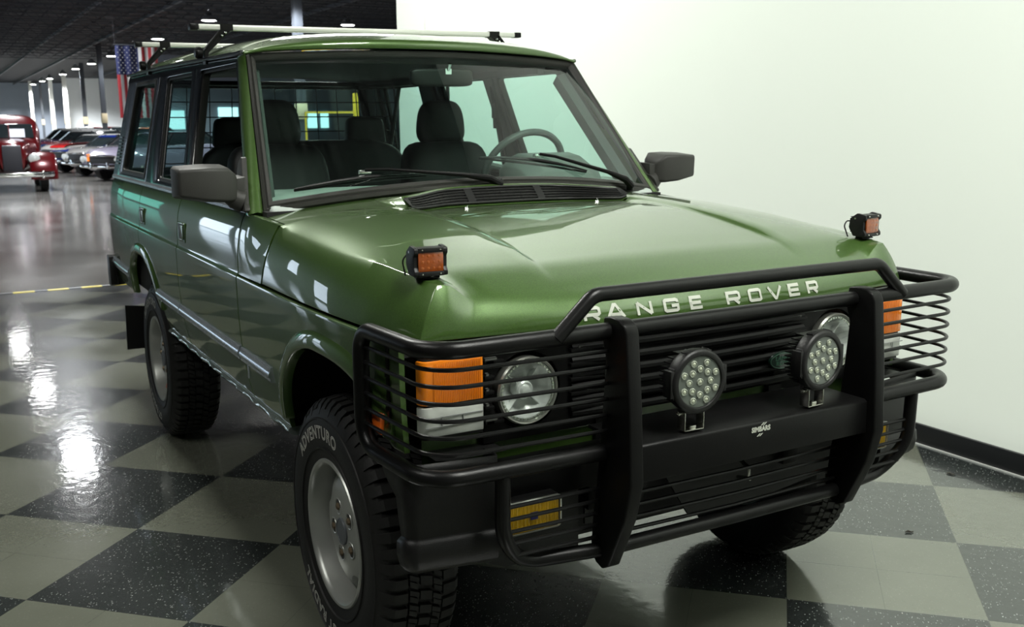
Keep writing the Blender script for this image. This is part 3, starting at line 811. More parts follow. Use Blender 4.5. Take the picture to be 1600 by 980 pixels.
wiper((-.690,-.705,1.318),(-.705,-.215,1.350),(-.712,-.450,1.356),(-.560,.012,1.318))
wiper((-.735,.020,1.405),(-.665,.450,1.345),(-.725,.260,1.395),(-.630,.640,1.285))

# ------------------------------------------------------------------ door mirrors
for s in (-1,1):
    rings = []
    for (yy, xa, xb, za, zb, r_) in ((.868,-.82,-.775,1.305,1.375,.008),(.878,-.85,-.752,1.288,1.392,.010),(.905,-.868,-.735,1.283,1.414,.012),(.97,-.872,-.728,1.288,1.416,.012),(1.055,-.870,-.740,1.303,1.412,.012),(1.064,-.862,-.750,1.309,1.404,.008)):
        q = fillet([Vector((xa,za,0)),Vector((xb,za+.01,0)),Vector((xb+.004,zb-.01,0)),Vector((xa,zb,0))], r_, 4, True)
        rings.append([(p.x, s*yy, p.y) for p in q])
    mr = MB().loft(rings).build('door_mirror', GREYPL, car, angle=45)
    fb = MB()
    so = [(-.705,1.256),(-.80,1.258),(-.862,1.290),(-.888,1.35),(-.905,1.415),(-.885,1.435),(-.868,1.432),(-.80,1.352),(-.742,1.284)]
    so = [(p.x,p.y) for p in fillet([Vector((x,z,0)) for x,z in so], .012, 3, True)]
    fb.loft([[sp(x,z,s,.002) for x,z in so],[sp(x-.004,z,s,.020) for x,z in so]])
    fb.loft([[(-.852,s*.850,1.292),(-.772,s*.850,1.284),(-.768,s*.842,1.372),(-.862,s*.842,1.376)],[(-.850,s*.880,1.296),(-.770,s*.880,1.292),(-.766,s*.880,1.366),(-.852,s*.880,1.372)]])
    fb.tube([(-.78,s*.850,1.29),(-.785,s*.875,1.30),(-.79,s*.905,1.33)], [.04,.035,.03], 12)
    fb.build('mirror_foot', GREYPL, mr, bevel=.004)
    MB().grid(lambda u,v: (-.872, s*u, v), [.955,1.045], [1.305,1.395]).build('mirror_glass', CHROME, mr)
# ------------------------------------------------------------------ wheels
R_T = .400; AX = .393
def tyre_mesh():
    """y is the axle, outer side at -y; centred on the wheel"""
    b = MB()
    prof = [(.212,-.112),(.218,-.124),(.240,-.130),(.275,-.136),(.310,-.138),(.342,-.132),(.362,-.122),(.378,-.108),(.384,-.080),(.386,0),(.384,.080),(.378,.108),(.362,.122),(.342,.132),(.310,.138),(.275,.136),(.240,.130),(.218,.124),(.212,.112)]
    b.lathe(prof, (0,0,0), 'y', 96, caps=False)
    # raised rings on the sidewall
    for rr in (.252,.338): b.lathe([(rr-.004,-.1315 if rr < .3 else -.1325),(rr-.002,-.1375 if rr < .3 else -.1365),(rr+.002,-.1375 if rr < .3 else -.136),(rr+.004,-.1318)], (0,0,0), 'y', 96, caps=False)
    def blk(y0, y1, a0, a1, r0, r1, sk=0., tp=.0):
        vs = []
        for r in (r0, r1):
            for (y, a) in ((y0,a0),(y1,a0+sk),(y1,a1+sk),(y0,a1)):
                vs.append(((r-tp*0)*sin(a), y, r*cos(a)))
        b.add(vs, [(0,3,2,1),(4,5,6,7),(0,1,5,4),(1,2,6,5),(2,3,7,6),(3,0,4,7)])
    N = 58; da = 2*pi/N
    for k in range(N):
        a = k*da
        # centre and intermediate blocks, with sipes
        blk(-.018, .020, a, a+da*.60, .380, R_T-.0005, .02)
        blk(-.022, -.052, a+da*.1, a+da*.42, .380, R_T-.001, -.03); blk(-.026,-.052, a+da*.50, a+da*.86, .380, R_T-.001, -.03)
        blk(.024, .052, a+da*.35, a+da*.70, .380, R_T-.001, .03); blk(.026,.052, a+da*.78, a+da*1.1, .380, R_T-.001, .03)
        for s in (-1,1):
            # shoulder lugs running over onto the sidewall
            w0 = a+(da*.05 if k%2 else 0); w1 = a+da*.66
            P = [(.058,R_T-.002),(.096,R_T-.006),(.112,R_T-.018),(.122,R_T-.032)] if k%2 else [(.058,R_T-.002),(.098,R_T-.007),(.116,R_T-.022),(.129,R_T-.050)]
            vs = []
            for (y, r) in P:
                rb = r-.014 if r > .38 else r-.006
                for aa in (w0, w1):
                    vs.append((r*sin(aa), s*y, r*cos(aa))); vs.append((rb*sin(aa), s*(y-(.004 if r<.39 else 0)), rb*cos(aa)))
            n = len(P); fs = []
            for i in range(n-1):
                q = i*4; fs += [(q,q+2,q+6,q+4),(q,q+4,q+5,q+1),(q+2,q+3,q+7,q+6)]
            fs += [(0,1,3,2),((n-1)*4,(n-1)*4+2,(n-1)*4+3,(n-1)*4+1)]
            b.add(vs, fs)
    return b
def tyre_text(b, body, mid, rad, size, sgn=1, outline=True):
    vs, fs = txt_mesh(body, size, 0, .0015, 1.12, 1.05)
    P = []
    for (x, y, z) in vs:
        r = rad + y; a = mid + x/rad
        # seen from -y, angle grows clockwise from the top when x=+sin
        P.append((r*sin(a)*sgn, -.1385-.0006*(1 if z > 0 else 0), r*cos(a)))
    b.add(P, fs)
def wheel(x, s, steer=0., front=True, spin=0.):
    side_ = 'right' if s < 0 else 'left'
    w_ = empty('front_wheel' if front else 'rear_wheel', (x, s*.745, AX), steer if s < 0 else pi+steer, car); w_.scale = (.982,.87,.982)
    t = wheel.tyre.copy(); t.name = 'tyre'; COL.objects.link(t); t.parent = w_; t.rotation_euler = (0,spin,0)
    r = wheel.rim.copy(); r.name = 'rim'; COL.objects.link(r); r.parent = w_; r.rotation_euler = (0,spin,0)
    for q in wheel.text:
        tx = q.copy(); tx.name = 'tyre_lettering'; COL.objects.link(tx); tx.parent = w_
        tx['label'] = 'raised white outlined letters on the tyre wall'
    c = wheel.cap.copy(); c.name = 'hub_cap'; COL.objects.link(c); c.parent = w_; c.rotation_euler = (0,spin,0)
    for k in range(5):
        n = wheel.nut.copy(); n.name = 'lug_nut'; COL.objects.link(n); n.parent = w_
        a = spin+2*pi*k/5+.3; n.location = (.073*sin(a), -.069, .073*cos(a))
    v = wheel.valve.copy(); v.name = 'valve_cap'; v['label'] = 'red valve cap'; COL.objects.link(v); v.parent = w_; a = radians(148)+ (0 if front else 1)
    v.location = (.176*sin(a), -.075, .176*cos(a)); v.rotation_euler = (0, a, 0)
    return w_
wheel.tyre = tyre_mesh().build('tyre', TYRE, None, angle=30)
# rim: outer lip, deep barrel, dished disc with five bays at its edge and five flush lug wells with painted shade
b = MB()
b.lathe([(.216,-.116),(.2195,-.124),(.2165,-.1295),(.2085,-.129),(.203,-.123),(.199,-.112),(.195,-.070),(.190,-.045),(.186,.02),(.19,.09),(.214,.114)], (0,0,0), 'y', 96, caps=False)
def disc(r, a):
    y = interp([(0,-.094),(.045,-.094),(.085,-.092),(.12,-.087),(.15,-.079),(.172,-.066),(.184,-.050),(.19,-.036)], r)
    return (r*sin(a), y, r*cos(a))
lug = [2*pi*k/5+.3 for k in range(5)]; bay = [2*pi*k/5+.3+pi/5 for k in range(5)]
def redge(a):
    d = min(abs((a-q+pi)%(2*pi)-pi) for q in bay)*.16      # arc distance from a bay centre
    return .189 if d > .052 else .189-.058*sqrt(max(0,1-(d/.052)**2))
NA = 240; RR = 16
angs = [2*pi*j/NA for j in range(NA)]; vs = []; fs = []
for i in range(RR+1):
    for a in angs: vs.append(disc(lerp(.030, redge(a), (i/RR)), a))
nb = len(vs)
for a in angs: p = disc(redge(a), a); vs.append((p[0], p[1]+.030, p[2]))
holes = set()
for i in range(RR+1):
    for j in range(NA):
        k = (j+1)%NA; q = (i*NA+j, i*NA+k, (i+1)*NA+k, (i+1)*NA+j)
        fs.append(q)
b.add(vs, fs)
b.lathe([(.186,.004),(.10,-.020),(.001,-.024)], (0,0,0), 'y', 48, mi=1, caps=False)  # dark disc added behind the bays so they read as shaded
rimo = b.build('rim', [ALLOY, DARK], None, angle=40)
wells = MB()
for a in lug:
    cx, cz = .073*sin(a), .073*cos(a); k = len(wells.v)
    wells.lathe([(.0255,-.0925),(.0240,-.0950),(.0215,-.0940),(.0205,-.0925)], (cx,0,cz), 'y', 24, caps=False)
    wells.lathe([(.0210,-.0928),(.001,-.0928)], (cx,0,cz), 'y', 24, caps=False, mi=2)  # flush dark disc: shade of the recess given as colour
wo = wells.build('lug_wells', [ALLOY, DARK, HUBGREY], None)
# join wells into rim mesh data
bm = bmesh.new(); bm.from_mesh(rimo.data); bm.from_mesh(wo.data)
rimo.data.materials.append(mat('lug_well_shade',(.035,.036,.033),.6))
bm.to_mesh(rimo.data); bm.free(); bpy.data.objects.remove(wo)
rimo.data.set_sharp_from_angle(angle=radians(40))
wheel.rim = rimo
wheel.text = []
for body, mid, size in (('ADVENTURO', radians(-18), .052), ('GT RADIAL', radians(-158), .050)):
    tb = MB(); tyre_text(tb, body, mid, .297, size)
    vs, fs = txt_mesh(body, size, 0, -.0016, 1.12, 1.05)
    tb.add([((.297+y)*sin(mid+x/.297), -.1392, (.297+y)*cos(mid+x/.297)) for x,y,z in vs], fs, 1)
    wheel.text.append(tb.build('tyre_lettering', [TYREW, TYRE], None, merge=0))
wheel.cap = MB().lathe([(.040,-.088),(.040,-.098),(.0375,-.1015),(.033,-.102),(.0325,-.1005),(.001,-.1010)], (0,0,0), 'y', 40).build('hub_cap', HUBGREY, None)
wheel.nut = MB().lathe([(.0115,.0),(.0115,-.026),(.0085,-.031),(.001,-.032)], (0,0,0), 'y', 6).build('lug_nut', RUST, None)
wheel.valve = MB().lathe([(.004,-.004),(.004,.012),(.0055,.013),(.0055,.028),(.001,.030)], (0,0,0), 'z', 10).build('valve_cap', mat('red_valve_cap',(.5,.02,.015),.3), None)
for s in (-1,1):
    wheel(0, s, radians(0), True, -.72); wheel(-2.54, s, 0, False, .9)
for o in (*wheel.text, wheel.tyre, wheel.rim, wheel.cap, wheel.nut, wheel.valve): bpy.data.objects.remove(o)

# ------------------------------------------------------------------ front end
XF = .548
gr = empty('front_grille', (0,0,0), 0, car)
b = MB()
b.box((.470,0,.885),(.015,1.32,.26))
b.build('grille_backing', DARKIN, gr)
b = MB()
for k in range(6):
    z = .985-.034*k
    b.tube([(.558-.03*(y/.5)**2, y, z) for y in frange(-.40,.40,12)], .0135, 10)
b.build('grille_bar', BLK, gr)
for s in (-1,1):
    # headlamp surround with short horizontal slots
    b = MB(); O = [(-.66,.775),(-.27,.775),(-.27,1.01),(-.66,1.01)]
    C_ = [( -.530+.098*cos(a), .895+.098*sin(a)) for a in frange(0,2*pi,32)[:-1]]
    # plate built from a polar ring out to the rectangle
    ring = []
    for a in frange(0,2*pi,32)[:-1]:
        c, d = cos(a), sin(a); t = 1e9
        if c > 1e-6: t = min(t, (-.27+.530)/c)
        if c < -1e-6: t = min(t, (-.655+.530)/c)
        if d > 1e-6: t = min(t, (1.01-.895)/d)
        if d < -1e-6: t = min(t, (.775-.895)/d)
        ring.append((-.530+c*t, .895+d*t))
    b.frame([(.540,-s*p[0]*1.0 if s>0 else p[0], p[1]) for p in ring], [(.540, (-p[0] if s>0 else p[0]), p[1]) for p in C_], (-.02,0,0))
    for k in range(5):
        z = .985-.0375*k
        b.box((.548, s*.345, z-.004),(.014,.125,.010)); b.box((.548, s*.640, z-.004),(.014,.026,.009))
        if k in (0,4): b.box((.548, s*.625, z-.004),(.014,.05,.009))
    b.mi = 1
    for k in range(5):
        z = .987-.0375*k
        wd = .10 if k in (0,4) else .075
        b.box((.5485, s*(.285+wd/2), z),(.010,wd,.011)); 
        if k in (0,4): b.box((.5485, s*.635, z),(.010,.035,.010))
        else: b.box((.5485, s*.645, z),(.010,.010,.010))
    b.build('lamp_surround', [BLK, mat('slot_edge_grey',(.06,.064,.056),.5)], gr, bevel=.0015)
    # headlamp
    hl = empty('headlamp', (.545, s*.530, .895), 0, car); hl.scale = (.90,.90,.90)
    MB().lathe([(.094,-.03),(.096,.004),(.092,.010),(.088,.008),(.086,.0)], (0,0,0), 'x', 48, caps=False).build('lamp_ring', mat('lamp_rim_metal',(.35,.36,.32),.3,.8), hl)
    MB().lathe([(.004,-.060),(.03,-.055),(.055,-.040),(.074,-.015),(.078,.0),(.087,.001)], (0,0,0), 'x', 48, caps=False).build('lamp_reflector', REFLECT, hl)
    pj = MB().lathe([(.026,-.05),(.026,-.014),(.022,-.010),(.016,-.012),(.012,-.004),(.0,.0)], (0,0,-.002), 'x', 28)
    for a in (.9,2.4,4.0,5.5): pj.box((-.030,.050*cos(a),.050*sin(a)),(.022,.0025,.045), Matrix.Rotation(a-pi/2,3,'X'))
    pj.build('lamp_projector', REFLECT, hl)
    lb = MB()
    for k in range(44):
        a = 2*pi*k/44; lb.box((.0035,.0805*cos(a),.0805*sin(a)),(.004,.0045,.0065), Matrix.Rotation(a,3,'X'))
    lb.build('light_ring', LEDLENS, hl)
    MB().lathe([(.088,.004),(.080,.010),(.05,.017),(.0,.020)], (0,0,0), 'x', 40, caps=False).build('lamp_lens', LENSG, hl)
    # turn signal over side light, wrapping the corner
    ind = empty('corner_lamp', (0,0,0), 0, car)
    def cblock(z0, z1, o):
        path = fillet([Vector((.528,s*(.822+o),0)),Vector((.556+o,s*(.816+o),0)),Vector((.560+o,s*.660,0))], .035, 5)
        back = [Vector((.525,s*.662,0))]
        q = path+back
        return [[(p.x,p.y,z0) for p in q],[(p.x,p.y,z1) for p in q]]
    MB().loft(cblock(.812,1.010,-.006)).build('lamp_housing', DARKIN, ind)
    am = MB().loft(cblock(.897,1.002,0)).build('amber_lens', AMBER, ind, bevel=.003); am['label'] = 'amber turn signal lens'
    MB().loft(cblock(.820,.892,0)).build('clear_lens', CLEARL, ind, bevel=.003)
    rb = MB()
    for k in range(27): rb.box((.5615, s*(.668+.0046*k), .9485),(.0015,.0016,.098))
    rb.build('lens_rib', AMBER, ind)
    cr = MB(); cr.box((.5605, s*.738, .868),(.003,.150,.0025)); cr.box((.5605, s*.738, .846),(.003,.150,.0015)); cr.box((.5605, s*.715, .857),(.003,.002,.022)); cr.box((.5605, s*.770, .857),(.003,.002,.022)); cr.build('lens_moulding', mat('lens_moulding_grey',(.25,.26,.25),.3), ind)
    # wing nose bracket strip, side marker
    MB().box((.452,s*.858,.935),(.012,.006,.21)).box((.452,s*.863,.875),(.006,.006,.012)).box((.452,s*.863,.96),(.006,.006,.012)).build('trim_strip', BLK, car)
    sm = MB().box((.405,s*.868,.832),(.062,.016,.052)).build('side_marker', mat('orange_marker',(.75,.13,.01),.2,coat=1), car, bevel=.004)
    # green strips under the lamps
b = MB()
b.grid(lambda u,v: (.535-.03*(u/.8)**2, u, v), frange(-.80,.80,20), [.715,.745,.772,.800])
b.build('front_panel', GREEN, car)
for s in (-1,1): MB().box((.50,s*.30,.745),(.09,.05,.10)).build('bar_mount', BLK, car)
# oval badge, dark green with pale rim and letters
bd = empty('grille_badge', (.568,.298,.872), 0, car); 
ob = MB(); ob.add([(.0,.052*cos(a),.026*sin(a)) for a in frange(0,2*pi,36)[:-1]]+[(.006,.050*cos(a),.024*sin(a)) for a in frange(0,2*pi,36)[:-1]], [(i,(i+1)%36,36+(i+1)%36,36+i) for i in range(36)]+[tuple(range(36,72))])
ob.build('badge_plate', mat('badge_green',(.002,.012,.007),.3,coat=1), bd)
lb = MB(); lb.tube([(.0062,.047*cos(a),.0215*sin(a)) for a in frange(0,2*pi,36)[:-1]], .0009, 5, closed=True)
for body, yy, zz in (('LAND', -.004, .0072), ('ROVER', .004, -.0075)):
    vs, fs = txt_mesh(body, .016, 0, .0006, 1.1, 1.15); lb.add([(.0068, x+yy, y+zz) for x,y,z in vs], fs)
lb.build('badge_lettering', mat('badge_silver_green',(.03,.10,.06),.4), bd)

# bumper end covers and centre beam
for s in (-1,1):
    rows = [(.774,0,.44),(.75,0,.445),(.72,0,.470),(.70,0,.505),(.685,0,.535),(.66,0,.540),(.62,-.003,.542),(.594,-.006,.544),(.590,-.006,.544),(.586,-.002,.542),(.578,.004,.540),(.55,.006,.542),(.520,.0,.545),(.505,-.012,.548),(.500,-.03,.55)]
    rings = []
    for (z, o, xs0) in rows:
        path = fillet([Vector((xs0,s*(.882+o),0)),Vector((.592+o,s*(.874+o),0)),Vector((.625+o,s*.66,0))], [0,.055,0], 10)
        rings.append([(p.x,p.y,z) for p in path]+[(.605,s*.655,z),(.56,s*.66,z)])
    MB().loft(rings, closed=False, cap=False).build('bumper_end', PLAS, car, angle=50)
    o = [o for o in car.children if o.name.startswith('bumper_end')][-1]
    md = o.modifiers.new('t','SOLIDIFY'); md.thickness = .004
    MB().grid(lambda u,v: (lerp(.45,.60-.10*max(0,(v-.75)/.12)**2,u), s*v, .772), frange(0,1,6), frange(.62,.80,6)).build('bumper_top', PLAS, car)
    # fog lamp
    fl = empty('fog_lamp', (.645, s*.578, .619), 0, car)
    MB().box((-.02,0,0),(.05,.150,.080)).build('fog_body', DARKIN, fl, bevel=.006)
    bz = MB(); O_ = fillet([Vector((0,-.076,-.042)),Vector((0,.076,-.042)),Vector((0,.076,.042)),Vector((0,-.076,.042))], .012, 4, True); I_ = fillet([Vector((0,-.070,-.037)),Vector((0,.070,-.037)),Vector((0,.070,.037)),Vector((0,-.070,.037))], .009, 4, True)
    bz.frame([(p.x+.014,p.y,p.z) for p in O_],[(p.x+.018,p.y,p.z) for p in I_],(-.004,0,0)).build('fog_rim', CLEARL, fl)
    fz = MB()
    fz.grid(lambda u,v: (.011+.005*cos(u*14*pi/.5)**2*0+.004*(1-(u/.07)**2)+.0012*cos(u*1400), u, v), frange(-.069,.069,110), [-.036,-.012,.0,.012,.036])
    fz.build('yellow_lens', YELFOG, fl)['label'] = 'yellow ribbed lens'
    MB().box((.019,-.005,.002),(.003,.020,.018)).build('lens_badge', mat('blue_badge',(.02,.02,.12),.4), fl)
b = MB(); b.box((.585,0,.69),(.06,1.28,.10)); b.box((.53,.34,.62),(.10,.06,.12)); b.box((.53,-.34,.62),(.10,.06,.12))
b.box((.45,0,.60),(.06,.70,.05)); b.build('bumper_beam', BLK, car, bevel=.004)
for poly in ([(-.66,.475),(-.60,.452),(-.385,.452),(-.385,.68),(-.66,.68)], [(-.365,.515),(-.20,.50),(-.155,.61),(-.155,.68),(-.365,.68)], [(-.02,.47),(.28,.47),(.62,.51),(.66,.60),(.66,.68),(-.105,.68),(-.105,.60)]):
    MB().prism(poly, 'x', .548, .556).build('lower_valance', PLAS, car)
MB().tube([(.62,.10,.63),(.66,.10,.615),(.665,.10,.585),(.62,.10,.575)], .007, 8).build('recovery_eye', STEEL, car)
MB().tube([(.62,.36,.665),(.675,.375,.70),(.66,.41,.705)], .006, 8).build('recovery_eye', STEEL, car)

# ------------------------------------------------------------------ bull bar
bb = empty('bull_bar', (0,0,0), 0, car)
R1 = .0205
def mir(p): return [Vector((q[0],-q[1],q[2])) for q in p]
for s in (-1,1):
    path = [(.735,0,1.066),(.735,s*.56,1.066),(.715,s*.872,1.062),(.372,s*.893,1.062),(.366,s*.893,.768),(.70,s*.872,.768),(.722,s*.40,.768)]
    P = fillet(path, [0,.3,.095,.060,.075,.095,0], 9)
    MB().tube(P, R1, 16).build('side_loop', BLKTUBE, bb)
    for k in range(6):
        z = 1.018-.0385*k
        P = fillet([(.372,s*.893,z+.002),(.715,s*.868,z),(.735,s*.405,z)], [0,.095,0], 9)
        MB().tube(P, .0052, 8).build('guard_rod', BLKTUBE, bb)
    # flat upright with hooked top and kicked-in foot
    prof = [(.716,1.096),(.745,1.100),(.776,1.098),(.796,1.088),(.806,1.068),(.822,.90),(.832,.715),(.808,.62),(.742,.482),(.716,.468),(.690,.476),(.668,.505),(.680,.62),(.700,.74),(.715,.88),(.725,1.00),(.712,1.04)]
    MB().prism(prof, 'y', s*.386, s*.424).build('upright', BLK, bb, bevel=.005, bseg=3, bang=25)
P = fillet([(.742,-.572,1.064),(.742,-.470,1.156),(.742,.470,1.156),(.742,.572,1.064)], [0,.055,.055,0], 8)
MB().tube(P, .0175, 16).build('top_hoop', BLKTUBE, bb)
hp = [(.705,-.690,.765),(.700,-.690,.60),(.665,-.620,.512),(.705,-.40,.512),(.715,0,.515),(.705,.40,.512),(.665,.620,.512),(.700,.690,.60),(.705,.690,.765)]
MB().tube(fillet(hp, [0,.12,.09,.2,0,.2,.09,.12,0], 8), .0185, 16).build('lower_hoop', BLKTUBE, bb)
for k in range(5):
    z = .672-.0315*k; yy = .690-.0-.010*max(0,k-2)**1.5
    MB().tube([(.700-.002*k,-yy,z),(.712,0,z),(.700-.002*k,yy,z)], .0052, 8).build('guard_rod', BLKTUBE, bb)
b = MB(); b.prism([(.60,.800),(.792,.800),(.802,.794),(.804,.705),(.794,.705),(.790,.785),(.60,.790)], 'y', -.388, .388)
dk = b.build('lamp_shelf', BLK, bb, bevel=.004)
# sticker: pale lettering and slashes
sb = MB()
vs, fs = txt_mesh('SIMBARS', .022, 0, .0012, 1.05, 1.0); sb.add([(.8045, x*.72+.0, y*.8+.779) for x,y,z in vs], fs)
for (dy, dz) in ((.004,.792),(.012,.792),(-.008,.765),(.0,.765)):
    sb.add([(.8045,dy-.006,dz-.004),(.8045,dy-.001,dz-.004),(.8045,dy+.008,dz+.003),(.8045,dy+.003,dz+.003)], [(0,1,2,3)])
sb.build('shelf_lettering', WHITEST, bb, merge=0)

# round lamps on the shelf
LP = [(0,0),(.54,0),(-.54,0),(0,.54),(0,-.54),(.38,.37),(-.38,.37),(.38,-.37),(-.38,-.37),(.33,.77),(-.33,.77),(.33,-.77),(-.33,-.77),(.79,.33),(-.79,.33),(.79,-.33),(-.79,-.33)]
def round_lamp(y, yaw):
    L = empty('spot_lamp', (.795, y, .930), yaw, car); L.scale = (.88,.88,.88)
    b = MB()
    b.lathe([(.072,-.030),(.087,-.026),(.0905,-.010),(.0905,.010),(.085,.016),(.0730,.017),(.0715,.011)], (0,0,0), 'x', 48, caps=False)
    b.lathe([(.0,-.034),(.070,-.032)], (0,0,0), 'x', 48, caps=False)
    for a in frange(0,2*pi,8)[:-1]: b.box((-.006, .0875*cos(a+.39), .0875*sin(a+.39)), (.026,.012,.018), Matrix.Rotation(a+.39,3,'X'))
    for s in (-1,1): b.box((-.008, s*.088, 0), (.036,.014,.075))
    b.build('lamp_body', PLAS, L, bevel=.002)
    fb = MB()
    for k in range(13):
        zz = -.072+.012*k; wd = 2*sqrt(max(.0001,.080**2-zz*zz)); fb.box((-.047,0,zz),(.036,wd,.0035))
    fb.build('cooling_fin', BLK, L)
    MB().lathe([(.0,.0120),(.071,.0118)], (0,0,0), 'x', 48, caps=False).build('lamp_plate', LEDPLATE, L)
    lb = MB()
    for (u, v) in LP:
        lb.lathe([(.0102,.0120),(.0100,.0150),(.0085,.0158)], (0,u*.067,v*.067), 'x', 16, mi=0, caps=False); lb.lathe([(.0085,.0158),(.0055,.0150)], (0,u*.067,v*.067), 'x', 16, mi=1, caps=False); lb.lathe([(.0055,.0150),(.0030,.0165),(.0004,.0168)], (0,u*.067,v*.067), 'x', 16, mi=2, caps=False)
    lb.build('led_bead', [LEDLENS, mat('led_bead_well',(.16,.18,.14),.2,.3,coat=1), mat('led_bead_core',(.42,.45,.34),.15,.2,coat=1)], L)
    U = MB()
    for s in (-1,1): U.box((-.022, s*.032, -.108),(.034,.0028,.066))
    U.box((-.022,0,-.1405),(.034,.064,.0028)); U.lathe([(.007,0),(.007,.012),(.004,.016)],(-.022,-.046,-.092),'y',10); U.tube([(-.022,-.05,-.092),(-.022,.036,-.092)],.0035,8); U.box((-.018,0,-.135),(.014,.02,.010))
    U.build('lamp_bracket', STEEL, L, bevel=.0008)
round_lamp(-.205, radians(-2)); round_lamp(.205, radians(4))
# amber cube lamps on the bonnet corners
def cube_lamp(y, yaw):
    z0 = ztop(.455, y)+.010
    L = empty('amber_pod_lamp', (.450, y, z0), yaw, car); L.scale = (.88,.88,.88)
    # body: side plates with rounded rear, extruded fins between
    pr = fillet([Vector((.030,-.002,0)),Vector((.030,.012,0)),Vector((.022,.022,0)),Vector((.022,.052,0)),Vector((.030,.060,0)),Vector((.030,.074,0)),Vector((-.004,.080,0)),Vector((-.032,.062,0)),Vector((-.036,.030,0)),Vector((-.018,.0,0))], .006, 3, True)
    pl = [(p.x,p.y) for p in pr]
    b = MB(); b.prism(pl,'y',-.048,-.036); b.prism(pl,'y',.036,.048)
    b.prism([(.024,.004),(.028,.010),(.020,.014),(.020,.060),(.028,.064),(.026,.072),(-.004,.076),(-.024,.060),(-.028,.030),(-.014,.006)],'y',-.037,.037)
    b.box((.026,0,.0045),(.010,.074,.012)); b.box((.026,0,.069),(.010,.074,.012))
    b.build('pod_body', PLAS, L, bevel=.0012)
    f = MB()
    for k in range(9): f.box((-.030,0,.014+.0065*k),(.018,.070,.002))
    f.build('cooling_fin', BLK, L)
    MB().box((.0250,0,.037),(.005,.072,.052)).build('amber_lens', AMBERLED, L, bevel=.001)['label'] = 'deep amber lens'
    d = MB()
    for yy in (-.024,-.008,.008,.024):
        for zz in (.020,.037,.054): d.lathe([(.006,.0),(.004,.002),(.0005,.0025)],(.0258,yy,zz),'x',10,caps=False)
    d.build('led_bead', mat('amber_bead',(.28,.065,.008),.2,coat=1), L)
    sc_ = MB()
    for yy in (-.026,.026):
        for zz in (.0045,.069): sc_.lathe([(.0028,0),(.0022,.0015),(.0003,.002)],(.0312,yy,zz),'x',8)
    for yy in (-.0485,.0485): sc_.lathe([(.004,0),(.003,.001)],(-.012,yy,.062),'y',8)
    sc_.build('lamp_screw', STEEL, L)
    u = MB(); u.box((-.004,0,-.0085),(.034,.062,.003)); u.box((-.004,-.031,-.002),(.026,.003,.016)); u.box((-.004,.031,-.002),(.026,.003,.016)); u.lathe([(.010,-.012),(.010,-.004)],(-.004,0,0),'z',12)
    u.build('lamp_foot', BLK, L, bevel=.0008)
    k = MB(); k.tube(fillet([(-.036,-.02,.040),(-.050,-.036,.056),(-.052,-.052,.034),(-.036,-.050,-.004)], .02, 5), .0024, 6); k.build('lamp_cable', PLAS, L)
cube_lamp(-.748, radians(-3)); cube_lamp(.748, radians(8))

# ------------------------------------------------------------------ roof bars
WBAR = mat('white_roof_bar', (.62,.64,.58), .35, .2, coat=.3)
for (x, yl, yr, zz, xo) in ((-1.73,-.775,.775,1.952,0),(-2.98,-.775,.775,1.968,0)):
    rb = empty('roof_bar', (0,.023,-.005), 0, car); rb.rotation_euler = (.012,0,0)
    b = MB(); b.box((x,0,zz),(.045,abs(yl)+yr-.06,.022)); b.build('cross_bar', WBAR, rb, bevel=.005)
    for s in (-1,1):
        MB().box((x,s*.762,zz),(.047,.034,.024)).build('end_cap', BLK, rb, bevel=.003)
        ft = MB()
        ft.box((x,s*.632,zz),(.052,.052,.027))
        ft.prism([(s*.612,zz-.010),(s*.655,zz-.010),(s*.716,ZG(x)+.066),(s*.728,ZG(x)+.050),(s*.728,ZG(x)-.006),(s*.716,ZG(x)-.006),(s*.712,ZG(x)+.040)], 'x', x-.022, x+.022)
        ft.tube([(x+.03,s*.650,zz-.004),(x+.03,s*.724,ZG(x)+.055)], .0035, 6)
        ft.lathe([(.020,-.005),(.024,.004),(.024,.018),(.018,.026),(.001,.028)] if s > 0 else [(.001,-.028),(.018,-.026),(.024,-.018),(.024,-.004),(.020,.005)], (x,s*.738,ZG(x)+.040), 'y', 16)
        f_ = ft.build('bar_foot', BLK, rb)
        MB().sphere((x+.03,s*.640,zz-.022),.006,8,6).sphere((x+.03,s*.655,zz-.034),.006,8,6).build('foot_screw', CHROME, f_)
